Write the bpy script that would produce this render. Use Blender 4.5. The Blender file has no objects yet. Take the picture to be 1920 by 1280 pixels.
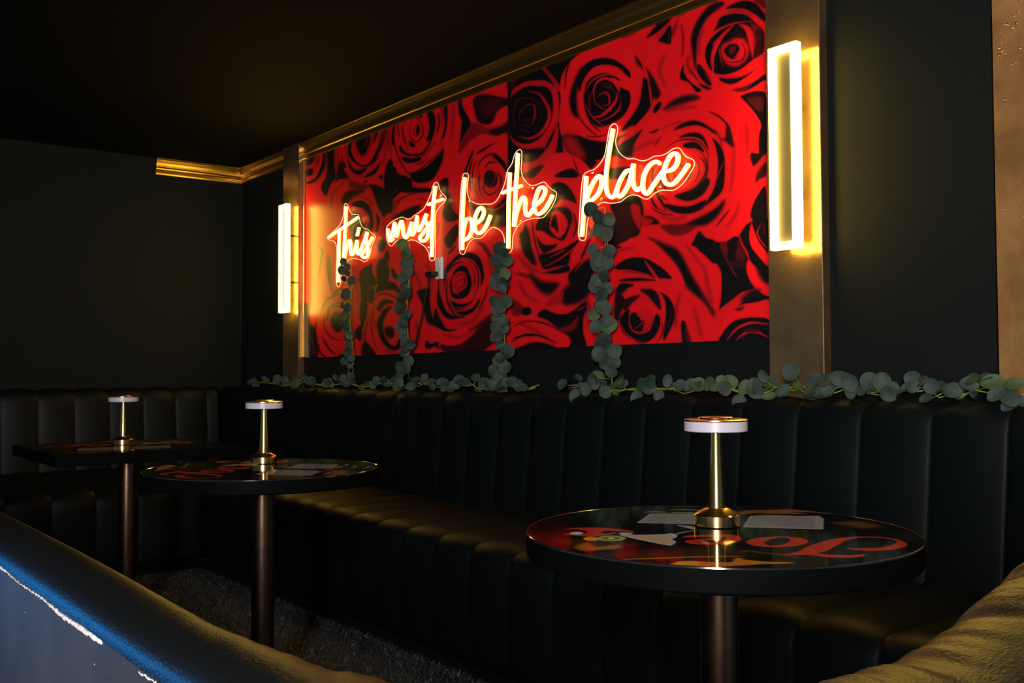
import bpy, bmesh, math, random
import numpy as np
from mathutils import Vector, Matrix
random.seed(7); RNG = np.random.default_rng(7)
scn = bpy.context.scene
COL = scn.collection
PI = math.pi
H = 1.05                      # eye height; floor is z = 0
WALL = 2.90                   # plane y of the rose wall

# ------------------------------------------------------------------ camera
YAW, PITCH, ROLL, F = 0.6587, 0.03217, -0.004414, 1861.8      # focal length in pixels of a 1920 wide frame
_v = Vector((-math.cos(YAW)*math.cos(PITCH), math.sin(YAW)*math.cos(PITCH), math.sin(PITCH)))
_r0 = Vector((math.sin(YAW), math.cos(YAW), 0)); _u0 = _r0.cross(_v)
_r = _r0*math.cos(ROLL) + _u0*math.sin(ROLL); _u = _u0*math.cos(ROLL) - _r0*math.sin(ROLL)
cam = bpy.data.cameras.new('camera'); cam.sensor_width = 36; cam.lens = 36*F/1920; cam.clip_start = .02
camo = bpy.data.objects.new('camera', cam); COL.objects.link(camo)
camo.matrix_world = Matrix(((_r.x, _u.x, -_v.x, 0), (_r.y, _u.y, -_v.y, 0), (_r.z, _u.z, -_v.z, H), (0, 0, 0, 1)))
scn.camera = camo

# ------------------------------------------------------------------ view, world, lights
vs = scn.view_settings
vs.view_transform = 'Standard'; vs.look = 'None'; vs.gamma = 1; vs.use_curve_mapping = False; vs.exposure = 0.0
w = bpy.data.worlds.new('world'); scn.world = w; w.use_nodes = True
w.node_tree.nodes['Background'].inputs[0].default_value = (.62, .95, 1.0, 1)
w.node_tree.nodes['Background'].inputs[1].default_value = .08

def area(name, loc, target, sx, sy, power, color, spread=180):
    l = bpy.data.lights.new(name, 'AREA'); l.shape = 'RECTANGLE'; l.size = sx; l.size_y = sy
    l.energy = power; l.color = color; l.spread = math.radians(spread)
    o = bpy.data.objects.new(name, l); COL.objects.link(o); o.location = loc
    o.rotation_euler = (Vector(target) - Vector(loc)).to_track_quat('-Z', 'Y').to_euler()
    return o
# daylight from the doorway of the room behind the camera, and a blue lamp in that room
area('doorway_daylight', (1.3, -1.7, 1.65), (-2.6, 2.9, 1.5), .45, 1.5, 245, (1.0, .95, .92))
area('blue_room_lamp', (-3.9, -1.05, .58), (-1.2, .35, .72), .6, .16, 1.5, (.01, .32, 1.0), 60)
area('added_warm_fill', (-.2, 2.3, 1.9), (-.6, .6, .75), .2, .2, 1.7, (1.0, .68, .28))  # added unseen fill; strengthens the right sconce's gold light on the booth cap

# ------------------------------------------------------------------ picture point -> place
def ray(px, py):
    return _v + _r*((px-960)/F) - _u*((py-640)/F)
def on_y(px, py, Y):
    d = ray(px, py); t = Y/d.y; return Vector((d.x*t, Y, d.z*t+H))
def on_z(px, py, Z):
    d = ray(px, py); t = (Z-H)/d.z; return Vector((d.x*t, d.y*t, Z))

# ------------------------------------------------------------------ materials
def mat(name, base=(.5, .5, .5), rough=.5, metal=0, coat=0, emis=None, estr=0, bump=0, bscale=60, spec=.5, noise=None, sheen=0, coat_rough=.05):
    m = bpy.data.materials.new(name); m.use_nodes = True
    nt = m.node_tree; b = nt.nodes['Principled BSDF']
    b.inputs['Base Color'].default_value = (*base, 1); b.inputs['Roughness'].default_value = rough
    b.inputs['Metallic'].default_value = metal; b.inputs['Coat Weight'].default_value = coat
    b.inputs['Coat Roughness'].default_value = coat_rough
    b.inputs['Specular IOR Level'].default_value = spec
    if sheen: b.inputs['Sheen Weight'].default_value = sheen
    if emis: b.inputs['Emission Color'].default_value = (*emis, 1); b.inputs['Emission Strength'].default_value = estr
    if bump or noise:
        tc = nt.nodes.new('ShaderNodeTexCoord'); n = nt.nodes.new('ShaderNodeTexNoise')
        n.inputs['Scale'].default_value = bscale; n.inputs['Detail'].default_value = 4
        nt.links.new(tc.outputs['Object'], n.inputs['Vector'])
        if bump:
            bp = nt.nodes.new('ShaderNodeBump'); bp.inputs['Strength'].default_value = bump; bp.inputs['Distance'].default_value = .002
            nt.links.new(n.outputs['Fac'], bp.inputs['Height']); nt.links.new(bp.outputs['Normal'], b.inputs['Normal'])
        if noise:
            n2 = nt.nodes.new('ShaderNodeTexNoise'); n2.inputs['Scale'].default_value = noise[1]; n2.inputs['Detail'].default_value = 5
            nt.links.new(tc.outputs['Object'], n2.inputs['Vector'])
            r = nt.nodes.new('ShaderNodeValToRGB'); e = r.color_ramp.elements
            e[0].position = .35; e[1].position = .7
            e[0].color = (*[c*(1-noise[0]) for c in base], 1); e[1].color = (*[min(1, c*(1+noise[0])) for c in base], 1)
            nt.links.new(n2.outputs['Fac'], r.inputs['Fac']); nt.links.new(r.outputs['Color'], b.inputs['Base Color'])
    return m
M = {}
M['wall'] = mat('black_wall_paint', (.0034, .0052, .0053), .75, bump=.15, bscale=120, spec=.2)
M['ceil'] = mat('black_ceiling_paint', (.0032, .0042, .0040), .85, spec=.08)
M['floor'] = mat('black_floor', (.007, .008, .009), .55)
M['leather'] = mat('black_leather', (.0024, .0042, .0048), .5, bump=.2, bscale=160, spec=.16)
M['cap_leather'] = mat('grained_leather', (.0048, .0056, .0058), .40, bump=.45, bscale=260, spec=.5)
M['panel'] = mat('charcoal_board', (.042, .037, .034), .6, bump=.3, bscale=30, noise=(.25, 6))
M['caulk'] = mat('white_caulk', (.75, .72, .68), .8, bump=.6, bscale=200)
M['gold_paint'] = mat('gold_paint', (.42, .26, .13), .24, metal=.85, bump=.35, bscale=45, noise=(.2, 9))
M['bronze_paint'] = mat('rough_gold_paint', (.55, .27, .09), .40, metal=.6, bump=1.0, bscale=28, noise=(.3, 7))
M['gold_trim'] = mat('gold_trim', (.60, .36, .10), .34, metal=1)
M['brass'] = mat('brushed_brass', (.78, .54, .22), .20, metal=1)
M['bronze'] = mat('bronze_tube', (.50, .32, .22), .24, metal=1, noise=(.15, 40))
M['black_lacquer'] = mat('black_table_edge', (.0016, .0019, .002), .6, spec=.03)
M['lacquer_gloss'] = mat('glossy_black_lacquer', (.01, .01, .01), .12, coat=1, coat_rough=.04, spec=.8)
M['diffuser'] = mat('white_diffuser', (.50, .47, .54), .35)
M['dark_metal'] = mat('dark_metal', (.02, .02, .02), .4, metal=1)
M['black_plastic'] = mat('black_plastic', (.012, .012, .013), .4)
M['white_plastic'] = mat('white_plastic', (.75, .74, .72), .4)
M['silver'] = mat('silver_screw', (.8, .8, .8), .2, metal=1)
M['leaf'] = mat('eucalyptus_leaf', (.021, .042, .029), .62, noise=(.35, 30), spec=.35)
M['leaf2'] = mat('eucalyptus_leaf_fresh', (.038, .07, .018), .6, noise=(.3, 30), spec=.35)
M['stem'] = mat('green_stem', (.24, .30, .035), .5)
M['rug'] = mat('dark_glitter_rug', (.012, .013, .015), .55, noise=(.6, 80))
M['tube'] = mat('neon_tube', (.9, .9, .85), .4, emis=(1.0, .60, .16), estr=8)
M['sleeve'] = mat('neon_sleeve', (.9, .8, .4), .4, emis=(1.0, .58, .06), estr=1.5)
M['rim'] = mat('lit_acrylic_edge', (.9, .9, .8), .3, emis=(1.0, .56, .24), estr=.8)
M['led'] = mat('sconce_led', (.9, .9, .85), .4, emis=(1.0, .67, .085), estr=25)
M['card'] = mat('grey_white_card', (.36, .34, .38), .35, coat=.5)

def acrylic():
    m = bpy.data.materials.new('clear_acrylic'); m.use_nodes = True; nt = m.node_tree; nt.nodes.clear()
    o = nt.nodes.new('ShaderNodeOutputMaterial'); mx = nt.nodes.new('ShaderNodeMixShader')
    t = nt.nodes.new('ShaderNodeBsdfTransparent'); t.inputs[0].default_value = (.97, .97, .95, 1)
    g = nt.nodes.new('ShaderNodeBsdfGlossy'); g.inputs['Roughness'].default_value = .12; g.inputs['Color'].default_value = (.9, .9, .9, 1)
    mx.inputs[0].default_value = .012
    nt.links.new(t.outputs[0], mx.inputs[1]); nt.links.new(g.outputs[0], mx.inputs[2]); nt.links.new(mx.outputs[0], o.inputs[0])
    return m
M['acrylic'] = acrylic()

def print_mat(name, rough, coat, coat_rough=.04, spec=.5):
    m = bpy.data.materials.new(name); m.use_nodes = True; nt = m.node_tree; b = nt.nodes['Principled BSDF']
    a = nt.nodes.new('ShaderNodeVertexColor'); a.layer_name = 'print'
    nt.links.new(a.outputs['Color'], b.inputs['Base Color'])
    b.inputs['Roughness'].default_value = rough; b.inputs['Coat Weight'].default_value = coat
    b.inputs['Coat Roughness'].default_value = coat_rough; b.inputs['Specular IOR Level'].default_value = spec
    return m
M['mural'] = print_mat('printed_rose_vinyl', .36, 0, spec=.42)
M['table_print'] = print_mat('printed_table_top', .07, 0, .04, spec=.09)

# ------------------------------------------------------------------ object helpers
def tag(o, label=None, cat=None, group=None, kind=None):
    if label: o['label'] = label
    if cat: o['category'] = cat
    if group: o['group'] = group
    if kind: o['kind'] = kind
    return o
def thing(name, label, cat, loc=(0, 0, 0), group=None):
    o = bpy.data.objects.new(name, None); o.empty_display_size = .05; COL.objects.link(o); o.location = loc
    return tag(o, label, cat, group)
def link(name, me, m, parent=None, smooth=True):
    if m is not None: me.materials.append(m)
    if smooth: me.shade_smooth()
    o = bpy.data.objects.new(name, me); COL.objects.link(o)
    if parent is not None:
        o.parent = parent
        root = parent
        off = Vector(parent.location)
        while root.parent is not None: root = root.parent; off = off + Vector(root.location)
        o.location = -off
    return o
def pydata(name, v, f, m, parent=None, smooth=True):
    me = bpy.data.meshes.new(name); me.from_pydata([tuple(p) for p in v], [], f); me.update()
    bm = bmesh.new(); bm.from_mesh(me); bmesh.ops.recalc_face_normals(bm, faces=bm.faces); bm.to_mesh(me); bm.free()
    return link(name, me, m, parent, smooth)
def box(name, lo, hi, m, parent=None, bevel=.0, seg=2):
    bm = bmesh.new(); bmesh.ops.create_cube(bm, size=1)
    for v in bm.verts:
        v.co = Vector([(lo[i]+hi[i])/2 + v.co[i]*(hi[i]-lo[i]) for i in range(3)])
    if bevel: bmesh.ops.bevel(bm, geom=bm.edges[:], offset=bevel, segments=seg, affect='EDGES', profile=.5)
    me = bpy.data.meshes.new(name); bm.to_mesh(me); bm.free()
    return link(name, me, m, parent, smooth=False)
def lathe(name, prof, m, parent=None, at=(0, 0, 0), n=48, smooth=True):
    v = []; f = []
    for r, z in prof:
        for k in range(n):
            a = 2*PI*k/n; v.append((at[0]+r*math.cos(a), at[1]+r*math.sin(a), at[2]+z))
    for i in range(len(prof)-1):
        for k in range(n):
            k2 = (k+1) % n; f.append((i*n+k, i*n+k2, (i+1)*n+k2, (i+1)*n+k))
    f.append(tuple(range(n))); f.append(tuple(range((len(prof)-1)*n, len(prof)*n)))
    o = pydata(name, v, f, m, parent, smooth)
    if smooth:
        md = o.modifiers.new('edges', 'EDGE_SPLIT'); md.split_angle = math.radians(18)
    return o
def catmull(P, n=8, closed=False):
    P = [np.array(p, float) for p in P]; out = []; N = len(P)
    if N < 3 and not closed:
        return [P[0]+(P[-1]-P[0])*t for t in np.linspace(0, 1, n+1)]
    rng = range(N) if closed else range(N-1)
    for i in rng:
        g = (lambda k: P[k % N]) if closed else (lambda k: P[min(max(k, 0), N-1)])
        a, b, c, d = g(i-1), g(i), g(i+1), g(i+2)
        for t in np.arange(n)/n:
            out.append(.5*((2*b)+(c-a)*t+(2*a-5*b+4*c-d)*t*t+(3*b-3*c+d-a)*t**3))
    if not closed: out.append(P[-1])
    return out
def tube_geo(path, r, v, f, n=8, closed=False, normal=None):
    """adds a tube along path (list of 3d points) to v, f; r may be a list"""
    path = [Vector([float(q) for q in p]) for p in path]; N = len(path); base = len(v)
    up = normal or Vector((0, 0, 1)); prev = None
    for i, p in enumerate(path):
        a = path[(i-1) % N] if closed or i > 0 else p; b = path[(i+1) % N] if closed or i < N-1 else p
        t = (b-a).normalized() if (b-a).length > 1e-9 else Vector((1, 0, 0))
        s = t.cross(up)
        if s.length < 1e-4: s = t.cross(Vector((1, 0, 0)))
        s.normalize()
        if normal is None and prev is not None and s.dot(prev) < 0: s = -s
        prev = s; q = s.cross(t).normalized(); rr = r[i] if hasattr(r, '__len__') else r
        for k in range(n):
            an = 2*PI*k/n; v.append(p + s*(rr*math.cos(an)) + q*(rr*math.sin(an)))
    for i in range(N if closed else N-1):
        j = (i+1) % N
        for k in range(n):
            k2 = (k+1) % n; f.append((base+i*n+k, base+i*n+k2, base+j*n+k2, base+j*n+k))
    if not closed:
        f.append(tuple(base+k for k in range(n))[::-1]); f.append(tuple(base+(N-1)*n+k for k in range(n)))

# ------------------------------------------------------------------ painter for the printed surfaces (flat print colour only)
class Paint:
    """one-channel or rgb canvas; every call lays one flat shape of print over what is there"""
    def __init__(s, x0, y0, x1, y1, res, ch, fill):
        s.x0, s.y0, s.res = x0, y0, res
        s.w = int((x1-x0)*res); s.h = int((y1-y0)*res)
        s.a = np.empty((s.h, s.w, ch), np.float32); s.a[:] = fill
    def _blend(s, P, alphaf, col, pad):
        P = np.array(P, np.float32)
        lo = np.floor((P.min(0)-pad-(s.x0, s.y0))*s.res).astype(int); hi = np.ceil((P.max(0)+pad-(s.x0, s.y0))*s.res).astype(int)
        lx, ly = max(lo[0], 0), max(lo[1], 0); hx, hy = min(hi[0], s.w), min(hi[1], s.h)
        if hx <= lx or hy <= ly: return
        X, Y = np.meshgrid((np.arange(lx, hx)+.5)/s.res+s.x0, (np.arange(ly, hy)+.5)/s.res+s.y0)
        al = alphaf(P, X.astype(np.float32), Y.astype(np.float32))[..., None]
        t = s.a[ly:hy, lx:hx]; t += al*(np.float32(col)-t)
    def poly(s, pts, col, feather=.7, smooth=True):
        P = catmull(pts, 5, True) if smooth else pts
        def al(P, X, Y):
            d = np.full(X.shape, 1e9, np.float32); ins = np.zeros(X.shape, bool); n = len(P)
            for i in range(n):
                a = P[i]; b = P[(i+1) % n]; e = b-a; L = float(e@e)+1e-9
                t = np.clip(((X-a[0])*e[0]+(Y-a[1])*e[1])/L, 0, 1)
                d = np.minimum(d, (X-a[0]-t*e[0])**2+(Y-a[1]-t*e[1])**2)
                if a[1] != b[1]:
                    c = ((a[1] > Y) != (b[1] > Y)) & (X < (b[0]-a[0])*(Y-a[1])/(b[1]-a[1])+a[0]); ins ^= c
            sd = np.where(ins, 1, -1)*np.sqrt(d); t = np.clip(sd/feather*.5+.5, 0, 1); return t*t*(3-2*t)
        s._blend(P, al, col, feather+1)
    def stroke(s, pts, col, w, feather=.6, taper=True):
        P = catmull(pts, 6); n = len(P)
        W = [w*.5*(max(.12, math.sin(PI*i/(n-1)))**.6 if taper else 1) for i in range(n)]
        def al(P, X, Y):
            best = np.full(X.shape, -1e9, np.float32)
            for i in range(n-1):
                a = P[i]; b = P[i+1]; e = b-a; L = float(e@e)+1e-9
                t = np.clip(((X-a[0])*e[0]+(Y-a[1])*e[1])/L, 0, 1)
                best = np.maximum(best, W[i]+(W[i+1]-W[i])*t-np.sqrt((X-a[0]-t*e[0])**2+(Y-a[1]-t*e[1])**2))
            t = np.clip(best/feather*.5+.5, 0, 1); return t*t*(3-2*t)
        s._blend(P, al, col, w+feather+1)
    def sample(s, x, y):
        u = np.clip((x-s.x0)*s.res-.5, 0, s.w-1.001); v = np.clip((y-s.y0)*s.res-.5, 0, s.h-1.001)
        i = u.astype(int); j = v.astype(int); fu = (u-i)[..., None]; fv = (v-j)[..., None]
        A = s.a
        return (A[j, i]*(1-fu)+A[j, i+1]*fu)*(1-fv)+(A[j+1, i]*(1-fu)+A[j+1, i+1]*fu)*fv
def grid_mesh(name, V, nx, ny, colors, mask=None):
    """V: (ny*nx,3); quads; per-vertex print colour"""
    idx = np.arange(nx*ny).reshape(ny, nx)
    q = np.stack([idx[:-1, :-1], idx[:-1, 1:], idx[1:, 1:], idx[1:, :-1]], -1).reshape(-1, 4)
    if mask is not None: q = q[mask.reshape(-1)]
    me = bpy.data.meshes.new(name); me.vertices.add(len(V)); me.vertices.foreach_set('co', V.astype(np.float32).ravel())
    me.loops.add(q.size); me.loops.foreach_set('vertex_index', q.ravel().astype(np.int32))
    me.polygons.add(len(q)); me.polygons.foreach_set('loop_start', (np.arange(len(q))*4).astype(np.int32))
    me.update(calc_edges=True)
    ca = me.color_attributes.new('print', 'FLOAT_COLOR', 'POINT')
    c = np.ones((len(V), 4), np.float32); c[:, :3] = colors; ca.data.foreach_set('color', c.ravel())
    return me

# ================================================================== ROOM
def structure(o): o['kind'] = 'structure'; return o
structure(box('floor', (-7.2, -2.2, -.1), (1.2, 3.1, 0), M['floor']))
structure(box('ceiling', (-7.2, -2.2, 2.572), (1.2, 3.1, 2.67), M['ceil']))
structure(box('wall_back', (-7.2, WALL, 0), (1.2, WALL+.12, 2.572), M['wall']))
structure(box('wall_left', (-7.12, -2.2, 0), (-7.0, WALL, 2.572), M['wall']))

# gold crown moulding: three lengths, profile swept straight
CP = [(0, -.115), (.012, -.115), (.016, -.106), (.016, -.098), (.010, -.094), (.010, -.086), (.020, -.080), (.024, -.072), (.020, -.062),
      (.022, -.050), (.028, -.036), (.038, -.022), (.042, -.016), (.046, -.012), (.046, -.004), (.044, 0), (0, 0)]
def cornice(name, a, b, nrm, z, miter_a=0, miter_b=0):
    """a,b: plan points on the wall; nrm: direction out of the wall; mitre grows the end with the projection"""
    a = Vector((*a, z)); b = Vector((*b, z)); n = Vector((*nrm, 0)); d = (b-a).normalized(); v = []
    for e, mi in ((a, miter_a), (b, -miter_b)):
        for p, q in CP: v.append(e + n*p + Vector((0, 0, q)) + d*(p*mi))
    k = len(CP); f = [(i, i+1, k+i+1, k+i) for i in range(k-1)] + [(k-1, 0, k, 2*k-1), tuple(range(k)), tuple(range(k, 2*k))]
    o = pydata(name, v, f, M['gold_trim'], smooth=False)
    return structure(o)
CZ = 2.571
XL0, XL1 = -6.20, -5.965          # left pilaster
XR0, XR1 = -2.210, -1.987         # right pilaster
cornice('trim_1', (XL1, WALL), (XR0, WALL), (0, -1), CZ)
cornice('trim_2', (-7.0, WALL), (XL0, WALL), (0, -1), CZ, miter_a=1)
cornice('trim_3', (-7.0, 2.262), (-7.0, WALL), (1, 0), CZ, miter_b=1)
cornice('trim_4', (XR1, WALL), (-1.42, WALL), (0, -1), CZ)

# painted pilasters that frame the mural
def pilaster(x0, x1, depth, label, m='gold_paint', z0=0.0):
    o = box('pilaster', (x0, WALL-depth, z0), (x1, WALL, CZ), M[m], bevel=.002, seg=1)
    return tag(o, label, 'column')
pilaster(XL0, XL1, .044, 'gold painted flat pilaster at the far left end of the mural, behind the smaller sconce')
pilaster(XR0, XR1, .044, 'gold painted flat pilaster at the right end of the mural, behind the larger sconce')
b = box('pilaster', (-1.405, WALL-.040, 0), (-.90, WALL, CZ), M['bronze_paint'], bevel=.002, seg=1)
tag(b, 'rough copper-gold painted pilaster at the right edge of the picture, speckled with drips', 'column')
# raised paint drips on it
bm = bmesh.new()
for k in range(70):
    if k < 46: x = -1.40+.015+random.random()*.10; z = 1.78+random.betavariate(3, 2.4)*.42
    else: x = -1.39+random.random()*.30; z = 1.05+random.random()*1.4
    r = random.uniform(.0018, .0056)
    g = bmesh.ops.create_icosphere(bm, subdivisions=1, radius=r)
    for vv in g['verts']: vv.co = Vector((vv.co.x*.9+x, vv.co.y*.8+WALL-.041, vv.co.z*1.2+z))
me = bpy.data.meshes.new('paint_drips'); bm.to_mesh(me); bm.free()
dr = link('paint_drips', me, mat('glossy_drip', (.65, .42, .22), .15, metal=.9), b); tag(dr, kind='stuff')
# slim gold strip beside the left pilaster (frame moulding of the mural)
structure(box('trim_5', (-5.963, WALL-.018, 1.16), (-5.945, WALL, 2.456), M['gold_trim'], bevel=.004))

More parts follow.
